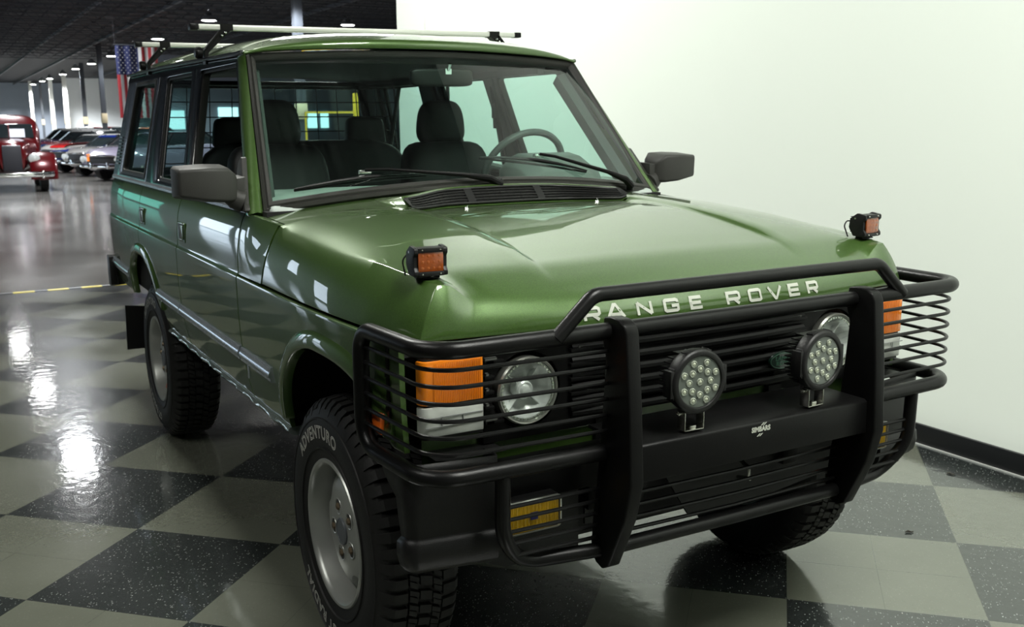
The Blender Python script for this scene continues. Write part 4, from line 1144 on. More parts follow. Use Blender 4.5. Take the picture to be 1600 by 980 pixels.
# ================================================================== THE ROOM
GYAW = 0.7920103; GO = (-1.32187, -1.19045); TILE = .6096
def floor_mat(name, tiles=True):
    m = bpy.data.materials.new(name); m.use_nodes = True; nt = m.node_tree; b = nt.nodes['Principled BSDF']; L = nt.links.new
    tc = node(nt,'ShaderNodeTexCoord')
    def math_(op, a, c=None, v=None):
        n = node(nt,'ShaderNodeMath', operation=op)
        if hasattr(a,'links'): L(a, n.inputs[0])
        else: n.inputs[0].default_value = a
        if c is not None:
            if hasattr(c,'links'): L(c, n.inputs[1])
            else: n.inputs[1].default_value = c
        return n.outputs[0]
    def mixc(f, a, c, t='MIX'):
        n = node(nt,'ShaderNodeMix', data_type='RGBA', blend_type=t)
        for i, v in ((0,f),(6,a),(7,c)):
            if hasattr(v,'links'): L(v, n.inputs[i])
            else: n.inputs[i].default_value = v if not isinstance(v, tuple) else (*v,1)
        return n.outputs[2]
    def rng(v, a, c, d, e):
        n = node(nt,'ShaderNodeMapRange'); L(v, n.inputs[0])
        for i, q in enumerate((a,c,d,e)): n.inputs[i+1].default_value = q
        return n.outputs[0]
    if tiles:
        mp = node(nt,'ShaderNodeMapping', vector_type='TEXTURE'); L(tc.outputs['Object'], mp.inputs[0])
        mp.inputs['Location'].default_value = (GO[0], GO[1], 0); mp.inputs['Rotation'].default_value = (0,0,GYAW)
        mp.inputs['Scale'].default_value = (TILE,TILE,TILE)
        sx = node(nt,'ShaderNodeSeparateXYZ'); L(mp.outputs[0], sx.inputs[0])
        fx = math_('FLOOR', sx.outputs[0]); fy = math_('FLOOR', sx.outputs[1])
        par = math_('MODULO', math_('ADD', math_('ADD', fx, fy), 1000.0), 2.0)          # 0 light, 1 dark
        # seams every foot
        sxn = math_('ABSOLUTE', math_('SUBTRACT', math_('FRACT', math_('MULTIPLY', sx.outputs[0], 2.0)), .5))
        syn = math_('ABSOLUTE', math_('SUBTRACT', math_('FRACT', math_('MULTIPLY', sx.outputs[1], 2.0)), .5))
        seam = rng(math_('MAXIMUM', sxn, syn), .4955, .4975, 0, 1)
        n1 = node(nt,'ShaderNodeTexNoise'); n1.inputs['Scale'].default_value = 1.1; n1.inputs['Detail'].default_value = 5; L(tc.outputs['Object'], n1.inputs['Vector'])
        n2 = node(nt,'ShaderNodeTexNoise'); n2.inputs['Scale'].default_value = 90; n2.inputs['Detail'].default_value = 3; L(tc.outputs['Object'], n2.inputs['Vector'])
        # chip flecks: elongated cells of a few random brightnesses
        m2 = node(nt,'ShaderNodeMapping'); L(mp.outputs[0], m2.inputs[0]); m2.inputs['Scale'].default_value = (84,58,1)
        nd = node(nt,'ShaderNodeTexNoise'); nd.inputs['Scale'].default_value = 9; L(mp.outputs[0], nd.inputs['Vector'])
        va = node(nt,'ShaderNodeVectorMath', operation='SCALE'); L(nd.outputs['Color'], va.inputs[0]); va.inputs['Scale'].default_value = 2.2
        vb = node(nt,'ShaderNodeVectorMath', operation='ADD'); L(m2.outputs[0], vb.inputs[0]); L(va.outputs[0], vb.inputs[1])
        vo = node(nt,'ShaderNodeTexVoronoi'); vo.inputs['Scale'].default_value = 1.0; L(vb.outputs[0], vo.inputs['Vector'])
        sc_ = node(nt,'ShaderNodeSeparateColor'); L(vo.outputs['Color'], sc_.inputs[0])
        inside = rng(vo.outputs['Distance'], .24, .34, 1, 0)
        fleck = math_('MULTIPLY', inside, rng(sc_.outputs[0], .62, .80, 0, 1))
        bright = math_('MULTIPLY', fleck, rng(sc_.outputs[1], .0, 1, .25, 1))
        light = mixc(rng(n1.outputs['Fac'], .35,.7,0,1), (.115,.122,.095), (.155,.163,.130))
        light = mixc(math_('MULTIPLY', bright, .22), light, (.28,.29,.24))
        light = mixc(rng(n2.outputs['Fac'], .58,.75,0,.45), light, (.11,.115,.085))
        st = node(nt,'ShaderNodeTexNoise'); st.inputs['Scale'].default_value = .9; L(tc.outputs['Object'], st.inputs['Vector'])
        light = mixc(rng(st.outputs['Fac'], .60,.78,0,.45), light, (.20,.17,.09))
        dark = mixc(bright, (.024,.028,.027), (.32,.34,.32))
        colr = mixc(par, light, dark)
        colr = mixc(math_('MULTIPLY', seam, .32), colr, (.02,.02,.018))
        L(colr, b.inputs['Base Color'])
        L(rng(n1.outputs['Fac'], .3,.7,.14,.26), b.inputs['Roughness'])
        sc2 = node(nt,'ShaderNodeTexNoise'); sc2.inputs['Scale'].default_value = 14; sc2.inputs['Detail'].default_value = 4; L(tc.outputs['Object'], sc2.inputs['Vector'])
        bp = node(nt,'ShaderNodeBump'); bp.inputs['Strength'].default_value = .10; bp.inputs['Distance'].default_value = .01
        L(sc2.outputs['Fac'], bp.inputs['Height']); L(bp.outputs[0], b.inputs['Normal'])
        b.inputs['Coat Weight'].default_value = .85; b.inputs['Coat Roughness'].default_value = .06; L(bp.outputs[0], b.inputs['Coat Normal'])
    else:
        n1 = node(nt,'ShaderNodeTexNoise'); n1.inputs['Scale'].default_value = .5; n1.inputs['Detail'].default_value = 6; L(tc.outputs['Object'], n1.inputs['Vector'])
        L(mixc(rng(n1.outputs['Fac'], .3,.7,0,1), (.115,.108,.100), (.175,.165,.150)), b.inputs['Base Color'])
        L(rng(n1.outputs['Fac'], .3,.7,.12,.24), b.inputs['Roughness'])
        n3 = node(nt,'ShaderNodeTexNoise'); n3.inputs['Scale'].default_value = 3; L(tc.outputs['Object'], n3.inputs['Vector'])
        bp = node(nt,'ShaderNodeBump'); bp.inputs['Strength'].default_value = .15; bp.inputs['Distance'].default_value = .02
        L(n3.outputs['Fac'], bp.inputs['Height']); L(bp.outputs[0], b.inputs['Normal'])
        b.inputs['Coat Weight'].default_value = .5; b.inputs['Coat Roughness'].default_value = .12
    return m
def slab(name, x0, x1, y0, y1, z0, z1, m, kind='structure', bevel=0.):
    o = MB().box(((x0+x1)/2,(y0+y1)/2,(z0+z1)/2),(x1-x0,y1-y0,z1-z0)).build(name, m, None, bevel=bevel)
    if kind: o['kind'] = kind
    return o
CEIL = 6.4
TF = floor_mat('checker_vinyl_tiles', True); CF = floor_mat('polished_concrete', False)
slab('floor', -7.86, 8.5, -16, 2.45, -.10, 0, TF)
slab('floor', -125, -7.86, -16, 30, -.10, 0, CF)
WALLM = mat('white_painted_wall', (.84,.90,.83), .55, 0, .3, bump=.02, bscale=30)
slab('wall_left', -5.98, 8.5, 2.275, 2.45, 0, CEIL, WALLM)
slab('wall_left', -6.60, -5.985, 2.262, 2.45, 0, CEIL, mat('white_wall_end_panel', (.85,.90,.85), .55))
slab('baseboard_left', -6.60, 8.5, 2.255, 2.275, 0, .100, mat('black_vinyl_baseboard', (.010,.011,.012), .35), bevel=.004)
slab('trim_1', -6.0, 8.5, 2.247, 2.256, 0, .006, mat('worn_baseboard_edge', (.45,.47,.45), .4))
GREYW = mat('hall_wall_blue_grey', (.26,.29,.34), .7); WHW = mat('hall_wall_white', (.78,.80,.80), .7)
slab('wall_back', 8.5, 8.7, -16, 2.45, 0, CEIL, mat('hall_wall_behind', (.30,.32,.30), .7))
slab('wall_far', -125.2, -125, -16, 30, 0, CEIL, GREYW)
slab('wall_side', -125, 8.7, -16.2, -16, 0, CEIL, mat('hall_wall_side', (.10,.12,.13), .7))
slab('wall_side', -125, -6.6, 30, 30.2, 0, CEIL, GREYW)
slab('wall_partition', -102, -101.8, 9.9, 30, 0, 6.0, WHW)
slab('wall_partition', -66.2, -66, 11.2, 30, 0, 6.0, GREYW)
slab('door_1', -101.8, -101.7, 15.8, 18.5, 0, 3.2, mat('teal_grey_door', (.25,.36,.38), .5))
slab('ceiling', -125, 8.7, -16.2, 30.2, CEIL, CEIL+.1, mat('black_roof_deck', (.012,.013,.016), .8))
# ceiling beams along the hall, open-web joists across it
BEAM = mat('dark_grey_steel_beam', (.055,.060,.072), .6); JO = mat('joist_steel', (.05,.054,.062), .6)
for y in (-10.0,-4.5,.3,4.4,7.0,12.8): slab('ceiling_beam', -124, -7, y-.05, y+.05, 6.12, 6.26, BEAM)
jm = MB()
jm.box((0,7,6.34),(.07,46,.05)); jm.box((0,7,6.02),(.06,46,.04))
n = 120
for k in range(n): 
    y0 = -16+46*k/n; y1 = -16+46*(k+1)/n; z0, z1 = (6.02,6.34) if k%2 else (6.34,6.02)
    jm.tube([(0,y0,z0),(0,y1,z1)], .018, 4)
j0 = jm.build('ceiling_joist', JO, None, merge=0); j0.location.x = -9; j0['kind'] = 'structure'
x = -10.8; 
while x > -75:
    j = j0.copy(); COL.objects.link(j); j.location.x = x; x -= 1.7 if x > -45 else 2.6
# thin conduits
# columns with a pale protective band
CW = mat('white_column', (.62,.62,.57), .5); CD = mat('dark_column', (.035,.04,.048), .5); BAND = mat('tan_column_band', (.50,.42,.27), .6)
cols = [(-120,8.35,.30,CW,'white steel column furthest left down the hall, beside the red vintage car'),(-114,8.8,.22,CD,'thin dark column between the two left white columns'),(-108,9.2,.34,CW,'white steel column second from left down the hall'),(-97,9.25,.36,CW,'bright white steel column left of the two dark columns'),(-84,9.15,.28,CD,'dark steel column in front of the white partition, left one'),(-61.5,7.35,.26,CD,'dark steel column nearest the hanging flag'),(-33.0,9.95,.30,CD,'dark blue-grey steel column rising above the car roof')]
for (x,y,w_,m_,lb) in cols:
    c = empty('steel_column', (x,y,0)); tag(c, lb, 'column')
    b = MB(); b.box((0,0,CEIL/2),(w_,.02,CEIL)).box((0,0,CEIL/2),(.02,w_,CEIL)).box((w_/2,0,CEIL/2),(.02,w_,CEIL)).box((-w_/2,0,CEIL/2),(.02,w_,CEIL)); b.build('column_shaft', m_, c)
    MB().box((0,0,2.0+.0),(w_+.06,w_+.06,.55)).build('column_band', BAND, c, bevel=.01)
# high-bay lamps
LAMPE = mat('lamp_glow', (.9,.9,.9), .5, emit=(1,1,1), estr=45)
hb = [(-24.5,9.2),(-32.0,9.2),(-42.6,9.2),(-53.3,9.1),(-60.5,9.1),(-68,9.0),(-77.1,9.0),(-84.5,8.8),(-94.1,8.9),(-103,8.7),(-109.1,8.6),(-118,8.5),(-42.1,15.3),(-24.0,15.3),(-21.2,.5),(-28.6,.4),(-35.6,.3)]
shade = MB().lathe([(.04,.42),(.06,.36),(.10,.34),(.30,.10),(.34,.0),(.335,.0),(.29,.09),(.09,.32)], (0,0,0), 'z', 28, caps=False)
bulb = MB().lathe([(.001,.0),(.27,.004),(.30,.03),(.26,.10),(.10,.20)], (0,0,0), 'z', 24, caps=False)
rod = MB().tube([(0,0,.4),(0,0,CEIL-5.95)], .02, 6)
sh0 = shade.build('lamp_shade', mat('lamp_shade_metal', (.35,.36,.36), .4, .5), None); bu0 = bulb.build('lamp_bulb', LAMPE, None); ro0 = rod.build('hanging_rod', BEAM, None)
for i, (x,y) in enumerate(hb):
    l = empty('high_bay_lamp', (x,y,5.95)); tag(l, 'lit round high-bay lamp, '+(['first','second','third','fourth','fifth','sixth','seventh','eighth','ninth','tenth','eleventh','twelfth'][i]+' counted from the green car in the long ceiling row' if i < 12 else ['showing above the right part of the front roof bar','nearest in the right-hand ceiling row, hidden by the white wall','nearest in the left ceiling row above the dark floor','second in the left ceiling row above the dark floor','third in the left ceiling row above the dark floor'][i-12]), 'ceiling lamp', 'high-bay ceiling lamps')
    for q in (sh0, bu0, ro0): c = q.copy(); COL.objects.link(c); c.parent = l
    if True:
        ld = bpy.data.lights.new('high_bay_light','SPOT'); ld.energy = 2600 if x > -70 else 9000; ld.shadow_soft_size = .3; ld.spot_size = radians(150); ld.spot_blend = .4; ld.color = (.93,.97,1)
        lo = bpy.data.objects.new('lamp_light', ld); COL.objects.link(lo); lo.parent = l; lo.location = (0,0,-.12)
for q in (sh0, bu0, ro0): bpy.data.objects.remove(q)

# tape line across the floor where the tiles stop
m = mat('black_yellow_tape', (.5,.42,.02), .4); nt = m.node_tree; bs = nt.nodes['Principled BSDF']; tc = nt.nodes['Texture Coordinate']
sx = node(nt,'ShaderNodeSeparateXYZ'); nt.links.new(tc.outputs['Object'], sx.inputs[0])
f1 = node(nt,'ShaderNodeMath', operation='MULTIPLY'); f1.inputs[1].default_value = 1/.30; nt.links.new(sx.outputs[1], f1.inputs[0])
f2 = node(nt,'ShaderNodeMath', operation='FRACT'); nt.links.new(f1.outputs[0], f2.inputs[0])
f3 = node(nt,'ShaderNodeMath', operation='LESS_THAN'); f3.inputs[1].default_value = .62; nt.links.new(f2.outputs[0], f3.inputs[0])
mx = node(nt,'ShaderNodeMix', data_type='RGBA'); nt.links.new(f3.outputs[0], mx.inputs[0]); mx.inputs[6].default_value = (.02,.02,.02,1); mx.inputs[7].default_value = (.62,.50,.03,1)
nt.links.new(mx.outputs[2], bs.inputs['Base Color'])
t = MB().box((-7.86,-6.9,.0015),(.075,18.2,.003)).build('floor_tape', m, None); tag(t, 'yellow and black dashed tape line where the checkered tiles end', 'floor tape')
# specks of grit by the wall
gm = mat('grit', (.03,.028,.02), .8)
for i, (x,y,rz,lb) in enumerate(((-.10,2.02,.4,'small dark crumb of grit on the pale tile near the baseboard'),(.235,1.335,1.2,'dark scrap of grit on the speckled black tile by the bull bar'),(1.10,1.52,.1,'tiny dark chip on the black tile at the lower right'))):
    g = MB().tube([(-.018,0,.004),(-.004,.006,.005),(.006,-.003,.004),(.018,.004,.004)], [.002,.0045,.003,.0015], 6).build('floor_grit', gm, None, loc=(x,y,0)); g.rotation_euler.z = rz; tag(g, lb, 'debris')

# hanging flag
NF = (1,0,0)
fx, fy0, fw, fz1, fh = -30.0, 3.33, 1.22, 3.90, 2.12
b = MB()
def fp(u, v): return (fx+.05*sin(u*9+v*2)*(.4+v)+.03*sin(u*23), fy0+fw*u, fz1-fh*v)
for k in range(13):
    for seg in ((.0,.4),(.4,1.0)):
        if k < 7 and seg[0] == 0: mi = 2
        else: mi = 0 if (k%2 == 0) else 1
        # canton side is on the left as hung
        u0, u1 = k/13, (k+1)/13
        b.grid(lambda u,v: fp(u,v), frange(u0,u1,3), frange(seg[0],seg[1],8), mi)
flag = b.build('hanging_flag', [mat('flag_red',(.20,.008,.012),.8), mat('flag_white',(.34,.34,.33),.8), mat('flag_blue',(.012,.017,.07),.8)], None)
tag(flag, 'red, white and blue national flag hanging upright from the ceiling behind the car', 'flag')
sb = MB()
for r in range(11):
    nrow = 5 if r%2 == 0 else 4
    for c_ in range(nrow):
        u = (7/13)*((c_*2+1+(0 if nrow == 5 else 1))/10.0); v = .4*(r+.75)/11.5
        P = Vector(fp(u, v)); pts = []
        for q in range(10):
            a = 2*pi*q/10; rr = .026 if q%2 == 0 else .011; pts.append((P.x+.02, P.y+rr*sin(a), P.z+rr*cos(a)))
        sb.add(pts, [tuple(range(10))])
sb.build('flag_star', mat('flag_star_white',(.28,.28,.28),.8), flag)
MB().tube([(fx,fy0-.05,fz1+.02),(fx,fy0+fw+.05,fz1+.02)],.02,8).tube([(fx,fy0,fz1),(fx,fy0,6.1)],.006,5).tube([(fx,fy0+fw,fz1),(fx,fy0+fw,6.1)],.006,5).build('flag_pole', BEAM, flag)

# yellow-framed lift and small bright windows, seen through the rear glass
YEL = mat('yellow_painted_steel', (.60,.42,.03), .4)
b = MB(); b.box((-30,10.86,1.28),(.14,.14,2.56)); b.box((-30,9.1,.97),(.05,.05,1.94)); b.box((-30,9.98,1.93),(.06,1.76,.06)); b.box((-30,9.98,.3),(.08,1.76,.08))
b.build('yellow_rack', YEL, None); tag(bpy.data.objects['yellow_rack'], 'yellow steel rack frame seen through the rear window of the green car', 'rack')
WE = mat('daylight_window', (.5,.7,.7), .3, emit=(.60,.95,1.0), estr=1.7)
for i,(y0,y1,z0,z1) in enumerate(((21.2,21.9,1.3,2.35),(22.15,22.7,1.3,2.35),(11.6,12.9,1.3,2.5),(15.1,16.4,1.3,2.7))):
    slab('window_%d'%(i+1), -65.99,-65.9, y0,y1,z0,z1, WE)
# windows in the left side of the hall: what the flank of the car mirrors
WT = mat('teal_daylight_window', (.3,.6,.55), .3, emit=(.16,.80,.62), estr=1.1)
for i,(x0,x1) in enumerate(((-124,-100),(-97,-78))):
    slab('window_%d'%(i+5), x0,x1,-16,-15.9,.5,4.2, WT)
WB = mat('sky_daylight_window', (.6,.7,.8), .3, emit=(.72,.86,1.0), estr=4.0)
for i,(x0,x1,z0,z1) in enumerate(((-64,-57,.1,3.6),(-54,-46,.1,3.6),(-42,-39,2.0,5.6),(-33,-30,.3,3.6))):
    slab('window_%d'%(i+7), x0,x1,-16,-15.9,z0,z1, WB)

# ------------------------------------------------------------------ cars down the hall
def car_mats(name, col):
    return mat(name, col, .25, .2, .5, coat=1, coatr=.03)
CGL = mat('dark_car_glass', (.015,.02,.022), .06, 0, .6); CT = mat('car_tyre', (.012,.012,.012), .7); 
def wheel_to(b, x, y, r, w_):
    s = 1 if y > 0 else -1
    b.lathe([(r*.55,-w_/2),(r*.95,-w_/2),(r,-w_/2+.02),(r,w_/2-.02),(r*.95,w_/2),(r*.55,w_/2)], (x,y,r), 'y', 24)
def coupe(name, loc, rz, col, label, L=4.7, W=1.86, H=1.32, hood=.92, roof=None, stripes=None, group=None, grille_w=.62, lamps=2, wall=False, conv=False):
    c = empty(name, (loc[0],loc[1],0), rz); tag(c, label, 'car', group)
    pm = car_mats('paint_'+name, col)
    # body: lofted sections from nose (x=0) to tail (x=-L)
    secs = []
    for t in frange(0,1,18):
        x = -L*t
        wdt = W/2*(.90+.10*min(1,t/.10)) if t < .1 else W/2*(1-.06*sst(.8,1,t))
        top = interp([(0,.74),(.02,hood-.10),(.08,hood-.04),(.34,hood),(.40,hood+.02),(.72,hood+.03),(.93,hood-.02),(.98,hood-.10),(1,.70)], t)
        bot = interp([(0,.42),(.04,.30),(.5,.24),(.95,.30),(1,.42)], t)
        mid = (top+bot)/2
        secs.append([(x,-wdt*.86,bot),(x,-wdt*.99,bot+.10),(x,-wdt,mid),(x,-wdt*.97,top-.13),(x,-wdt*.88,top-.03),(x,-wdt*.5,top+.005),(x,0,top+.02),(x,wdt*.5,top+.005),(x,wdt*.88,top-.03),(x,wdt*.97,top-.13),(x,wdt,mid),(x,wdt*.99,bot+.10),(x,wdt*.86,bot)])
    MB().loft(secs).build('body', pm, c, angle=40)
    hh = hood
    gl = MB(); a = W/2
    gl.loft([[(-L*.36,-a*.86,hh-.02),(-L*.36,a*.86,hh-.02),(-L*.84,a*.82,hh),(-L*.84,-a*.82,hh)],[(-L*.46,-a*.68,H-.04),(-L*.46,a*.68,H-.04),(-L*.72,a*.66,H-.03),(-L*.72,-a*.66,H-.03)]])
    if not conv:
        g = gl.build('windows', CGL, c, bevel=.02)
        rm_ = car_mats('roof_'+name, roof) if roof else pm
        MB().loft([[(-L*.445,-a*.70,H-.055),(-L*.445,a*.70,H-.055),(-L*.74,a*.68,H-.05),(-L*.74,-a*.68,H-.05)],[(-L*.47,-a*.6,H),(-L*.47,a*.6,H),(-L*.70,a*.58,H+.005),(-L*.70,-a*.58,H+.005)]]).build('roof', rm_, c, bevel=.03)
        ft = MB()
        for s in (-1,1):
            ft.tube([(-L*.355,s*a*.87,hh-.01),(-L*.455,s*a*.69,H-.04)], .03, 6); ft.tube([(-L*.845,s*a*.83,hh),(-L*.725,s*a*.67,H-.03)], .05, 6)
        ft.build('roof_pillar', CHROME, c)
    else:
        MB().frame([(-L*.36,-a*.84,hh),(-L*.36,a*.84,hh),(-L*.44,a*.70,H-.05),(-L*.44,-a*.70,H-.05)],[(-L*.365,-a*.78,hh+.04),(-L*.365,a*.78,hh+.04),(-L*.435,a*.65,H-.09),(-L*.435,-a*.65,H-.09)],(-.03,0,0)).build('windscreen_frame', CHROME, c)
    MB().box((.01,0,.60),(.08,W*grille_w,.20)).build('grille', DARKIN, c, bevel=.02)
    bu = MB(); bu.tube([(-.22,-W*.50,.44),(.02,-W*.44,.43),(.09,-W*.2,.42),(.10,0,.42),(.09,W*.2,.42),(.02,W*.44,.43),(-.22,W*.50,.44)], .055, 10); bu.tube([(.05,-W*.31,.71),(.06,0,.72),(.05,W*.31,.71)], .018, 6)
    for s in (-1,1): bu.box((.12,s*.33,.45),(.05,.07,.18))
    bu.build('bumper', CHROME, c, bevel=.008)
    for s in (-1,1):
        for k in range(lamps//1 if lamps == 1 else 2):
            yy = s*(W*.40-.19*k)
            if lamps == 1 and k: continue
            MB().lathe([(.085,-.03),(.092,.02),(.075,.026),(.001,.035)], (.02,yy,.62), 'x', 18).build('headlight', REFLECT, c)
    for (x) in (-L*.17,-L*.77):
        for s in (-1,1):
            wb = MB(); wheel_to(wb, x, s*(W/2-.12), .33, .22); w_ = wb.build('tyre', CT, c)
            MB().lathe([(.001,s*.118),(.10,s*.125),(.19,s*.115),(.20,s*.10)], (x,s*(W/2-.12),.33), 'y', 20, caps=False).build('wheel_cover', CHROME, w_)
            if wall: MB().lathe([(.215,s*.1125),(.285,s*.1125)], (x,s*(W/2-.12),.33), 'y', 24, caps=False).build('whitewall', mat('whitewall',(.55,.52,.42),.6), w_)
    if stripes:
        for (y0,y1,col2) in stripes:
            MB().grid(lambda u,v: (-L*u, v, interp([(0,.765),(.02,hood-.075),(.08,hood-.015),(.34,hood+.024),(.36,hood+.026)], u)), [.005,.02,.05,.08,.15,.25,.34], frange(y0,y1,2)).build('stripe', car_mats('stripe', col2), c)
    return c
AZ = radians(-38)
coupe('lilac_classic_car', (-28.0,2.45), radians(-56), (.20,.18,.24), 'lilac-grey classic car with orange side lamp and whitewall tyres, nearest in the far row', H=1.36, hood=.98, lamps=2, wall=True)
o = MB().box((0,0,0),(.05,.10,.20)).build('orange_lamp', mat('orange_lamp',(.9,.22,.02),.3,emit=(1,.25,.02),estr=.5), bpy.data.objects['lilac_classic_car'], bevel=.01); o.location = (.03,-.50,.66)
coupe('silver_classic_car', (-31.2,2.3), radians(-56), (.32,.31,.30), 'silver classic car with a mass of chrome at its nose, next beyond the lilac car', H=1.30, hood=.92)
coupe('blue_sports_car', (-34.2,2.05), radians(-56), (.01,.035,.30), 'blue sports car with broad white stripes over its low bonnet', H=1.22, hood=.84, stripes=[(-.62,-.05,(.55,.53,.50)),(.15,.75,(.45,.44,.42))], lamps=1)
coupe('striped_sports_car', (-37.8,1.95), radians(-56), (.55,.53,.50), 'white sports car with wide red and blue stripes along its bonnet', H=1.25, hood=.93, stripes=[(-.85,-.35,(.02,.07,.22)),(.10,.85,(.50,.02,.02))], roof=(.6,.6,.58))
coupe('red_classic_car', (-41.4,1.95), radians(-56), (.45,.02,.02), 'red classic car with pale roof behind the striped one', H=1.38, hood=.96, roof=(.62,.62,.60))
coupe('purple_classic_car', (-45.2,2.0), radians(-56), (.10,.06,.22), 'purple classic car with white roof at the left of the far row', H=1.42, hood=.98, roof=(.65,.65,.65))
coupe('white_roofed_car', (-49.4,2.2), radians(-56), (.60,.60,.58), 'white classic car far down the row', H=1.45, hood=.98)
coupe('orange_classic_car', (-54,6.6), radians(-56), (.70,.12,.02), 'orange classic car in the row behind, beneath the flag', H=1.45, hood=1.0)
coupe('maroon_classic_car', (-67,6.2), radians(-56), (.20,.01,.015), 'maroon classic car with raised bonnet in the back row', H=1.5, hood=1.02)
coupe('grey_classic_car', (-60,6.3), radians(-56), (.12,.15,.15), 'grey-green classic car in the back row left of the dark column', H=1.5, hood=1.02)
coupe('pale_classic_car', (-74,6.0), radians(-56), (.6,.6,.6), 'pale classic car furthest back in the second row', H=1.5, hood=1.0)

# red pre-war car at the left edge
vc = empty('vintage_car', (-23.9,-.08,0), radians(-2)); tag(vc, 'dark red pre-war vintage car with upright grille and chrome bumper at the left edge', 'car')
VR = car_mats('deep_red_paint', (.085,.003,.005))
b = MB()
# hood: narrow, tall, rounded; cowl and cab
def ring_se(x, w_, z0, z1, p=2.6, n=24):
    out = []
    for j in range(n):
        a = 2*pi*j/n; c_, d = cos(a), sin(a)
        out.append((x, w_*math.copysign(abs(c_)**(2/p), c_), (z0+z1)/2+(z1-z0)/2*math.copysign(abs(d)**(2/p), d)))
    return out
b.loft([ring_se(-.28,.27,.48,1.12,3), ring_se(-.34,.31,.46,1.18,3), ring_se(-.9,.42,.46,1.24,3), ring_se(-1.45,.60,.46,1.27,3), ring_se(-1.6,.68,.46,1.28,3.4)])
b.build('hood', VR, vc, angle=50)
b = MB(); b.loft([ring_se(-1.5,.66,.42,1.24,4), ring_se(-1.62,.70,.42,1.45,4), ring_se(-1.85,.73,.42,1.78,4), ring_se(-2.3,.74,.42,1.85,4), ring_se(-3.2,.73,.42,1.83,4), ring_se(-3.8,.66,.45,1.62,3), ring_se(-4.3,.45,.5,1.1,3)])
b.build('cab', VR, vc, angle=60)
MB().loft([[(-1.50,-.58,1.27),(-1.50,.58,1.27),(-1.58,.58,1.28),(-1.58,-.58,1.28)],[(-1.690,-.55,1.62),(-1.690,.55,1.62),(-1.80,.54,1.60),(-1.80,-.54,1.60)]]).build('windscreen', CGL, vc, bevel=.03, bseg=3)
MB().box((-1.59,.02,1.445),(.02,.030,.36), Matrix.Rotation(radians(-31),3,'Y')).build('windscreen_divider', VR, vc)
MB().box((-1.545,.20,1.39),(.006,.34,.24), Matrix.Rotation(radians(-31),3,'Y')).build('price_sheet', mat('white_paper',(.62,.63,.70),.6), vc)
MB().loft([[(-.20,-.20,.50),(-.20,.20,.50),(-.27,.22,.50),(-.27,-.22,.50)],[(-.235,-.21,1.10),(-.235,.21,1.10),(-.29,.2,1.12),(-.29,-.2,1.12)]]).build('grille', mat('dark_grille',(.02,.02,.025),.5), vc, bevel=.02)
for s in (-1,1):
    rings = []
    for k in range(15):
        a = pi*k/14*.92-.15; x = -.62+.52*cos(a); z = .38+.50*sin(a)
        wi = .30 if s else 0
        ctr = s*.66; 
        rad = Vector((cos(a),0,sin(a)))
        rings.append([tuple(Vector((x,ctr+q*.30,z))+rad*(.075*(1-q*q)**.5 if abs(q)<1 else 0)) for q in (-1,-.85,-.6,-.3,0,.3,.6,.85,1)]+[tuple(Vector((x,ctr+q*.30,z))-rad*.03) for q in (1,-1)])
    MB().loft(rings).build('fender', VR, vc, angle=60)
    MB().box((-2.1,s*.80,.36),(1.9,.22,.05)).build('running_board', DARKIN, vc, bevel=.01)
    MB().lathe([(.001,-.16),(.06,-.12),(.115,-.02),(.125,.02),(.11,.03),(.001,.06)], (-.22,s*.47,.80), 'x', 24).build('headlight', REFLECT, vc)
    for x in (-.62,-3.35):
        wb = MB(); wheel_to(wb, x, s*.66, .37, .18); w_ = wb.build('tyre', CT, vc)
        MB().lathe([(.001,s*.10),(.12,s*.10),(.2,s*.085)], (x,s*.66,.37), 'y', 20, caps=False).build('wheel_cover', VR, w_)
    rings = []
    for k in range(13):
        a = pi*k/12; rings.append([(-3.35+.50*cos(a), s*q, .38+.46*sin(a)) for q in (.50,.70,.86,.90)]+[(-3.35+.44*cos(a), s*q, .38+.40*sin(a)) for q in (.90,.50)])
    MB().loft(rings).build('fender', VR, vc, angle=60)
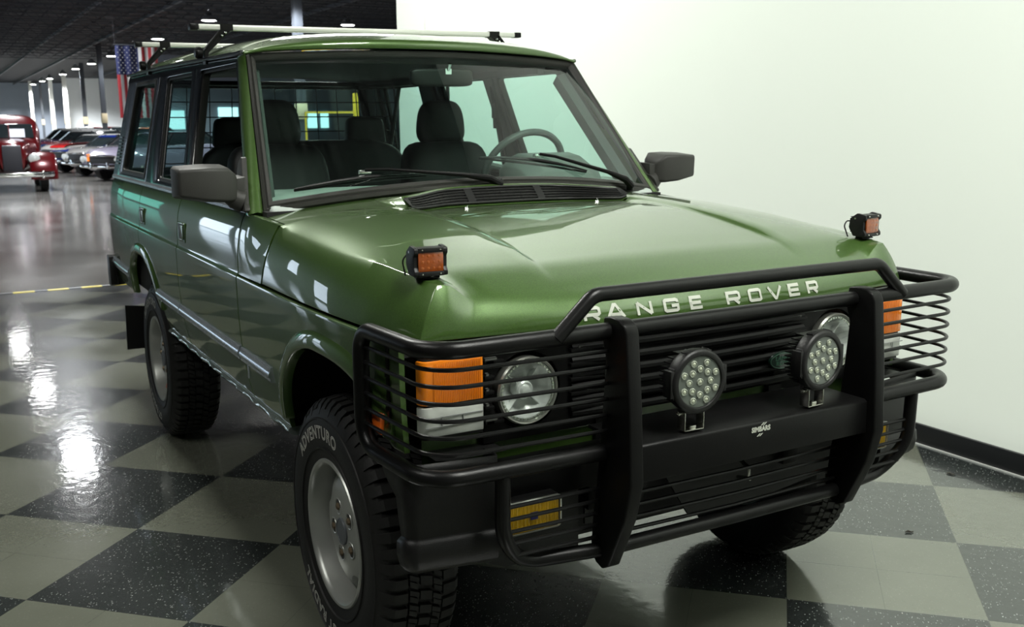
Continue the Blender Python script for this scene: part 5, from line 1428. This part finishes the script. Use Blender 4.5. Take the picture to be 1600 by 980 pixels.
b = MB(); b.loft([[(x0,y,z) for (x0,z) in ((xx,.50),(xx+.03,.47),(xx+.03,.39),(xx,.36),(xx-.02,.39),(xx-.02,.47))] for (xx,y) in ((-.08,-.88),(.02,-.80),(.05,-.4),(.06,0),(.05,.4),(.02,.80),(-.08,.88))])
for s in (-1,1): b.box((.07,s*.62,.43),(.04,.05,.18)); b.box((-.15,s*.35,.44),(.4,.05,.06))
b.build('bumper', CHROME, vc, bevel=.006)
MB().box((-.04,-.62,.62),(.03,.10,.32)).build('lower_panel', mat('light_red_panel',(.55,.10,.10),.4), vc)
# a few parked cars on the near left, outside the frame but mirrored in the paint
# ------------------------------------------------------------------ added panel lights out of view: wall wash, highlights and fill
PE = mat('added_panel_glow', (.9,.9,.9), .5, emit=(1,.985,.95), estr=7)
PH = mat('added_panel_housing', (.5,.5,.5), .5)
def added_panel(x, y, z, dx, dy, power, tilt=(0,0,0), label='', e=1.):
    l = empty('added_light_panel', (x,y,z)); l.rotation_euler = tilt; tag(l, label, 'ceiling lamp', None)
    MB().box((0,0,.03),(dx+.04,dy+.04,.05)).build('housing', PH, l, bevel=.005)
    MB().box((0,0,.0),(dx,dy,.006)).build('diffuser', PE, l)
    ld = bpy.data.lights.new('panel_light','AREA'); ld.shape = 'RECTANGLE'; ld.size = dx; ld.size_y = dy; ld.energy = power; ld.color = (.985,1,.93)
    lo = bpy.data.objects.new('lamp_light', ld); COL.objects.link(lo); lo.parent = l; lo.location = (0,0,-.012)
ADDED_PANELS = [(3.0,.15,5.2,2.4,1.1,370,(radians(16),0,0),'added unseen wall-wash panel in front of the green car, tilted to the wall'),
        (-4.6,-.9,5.2,2.4,.9,310,(radians(34),0,0),'added unseen wall-wash panel above the rear half of the green car'),
        (-9.2,2.75,4.2,1.7,2.0,110,(0,0,0),'added unseen highlight panel, nearer of two past the end of the white wall'),
        (-11.6,3.5,4.2,2.2,2.2,130,(0,0,0),'added unseen highlight panel, farther of two past the end of the white wall'),
        (.3,-3.4,4.4,2.6,.7,42,(radians(10),0,0),'added unseen fill panel out beyond the right-hand doors')]
for a in ADDED_PANELS: added_panel(*a)
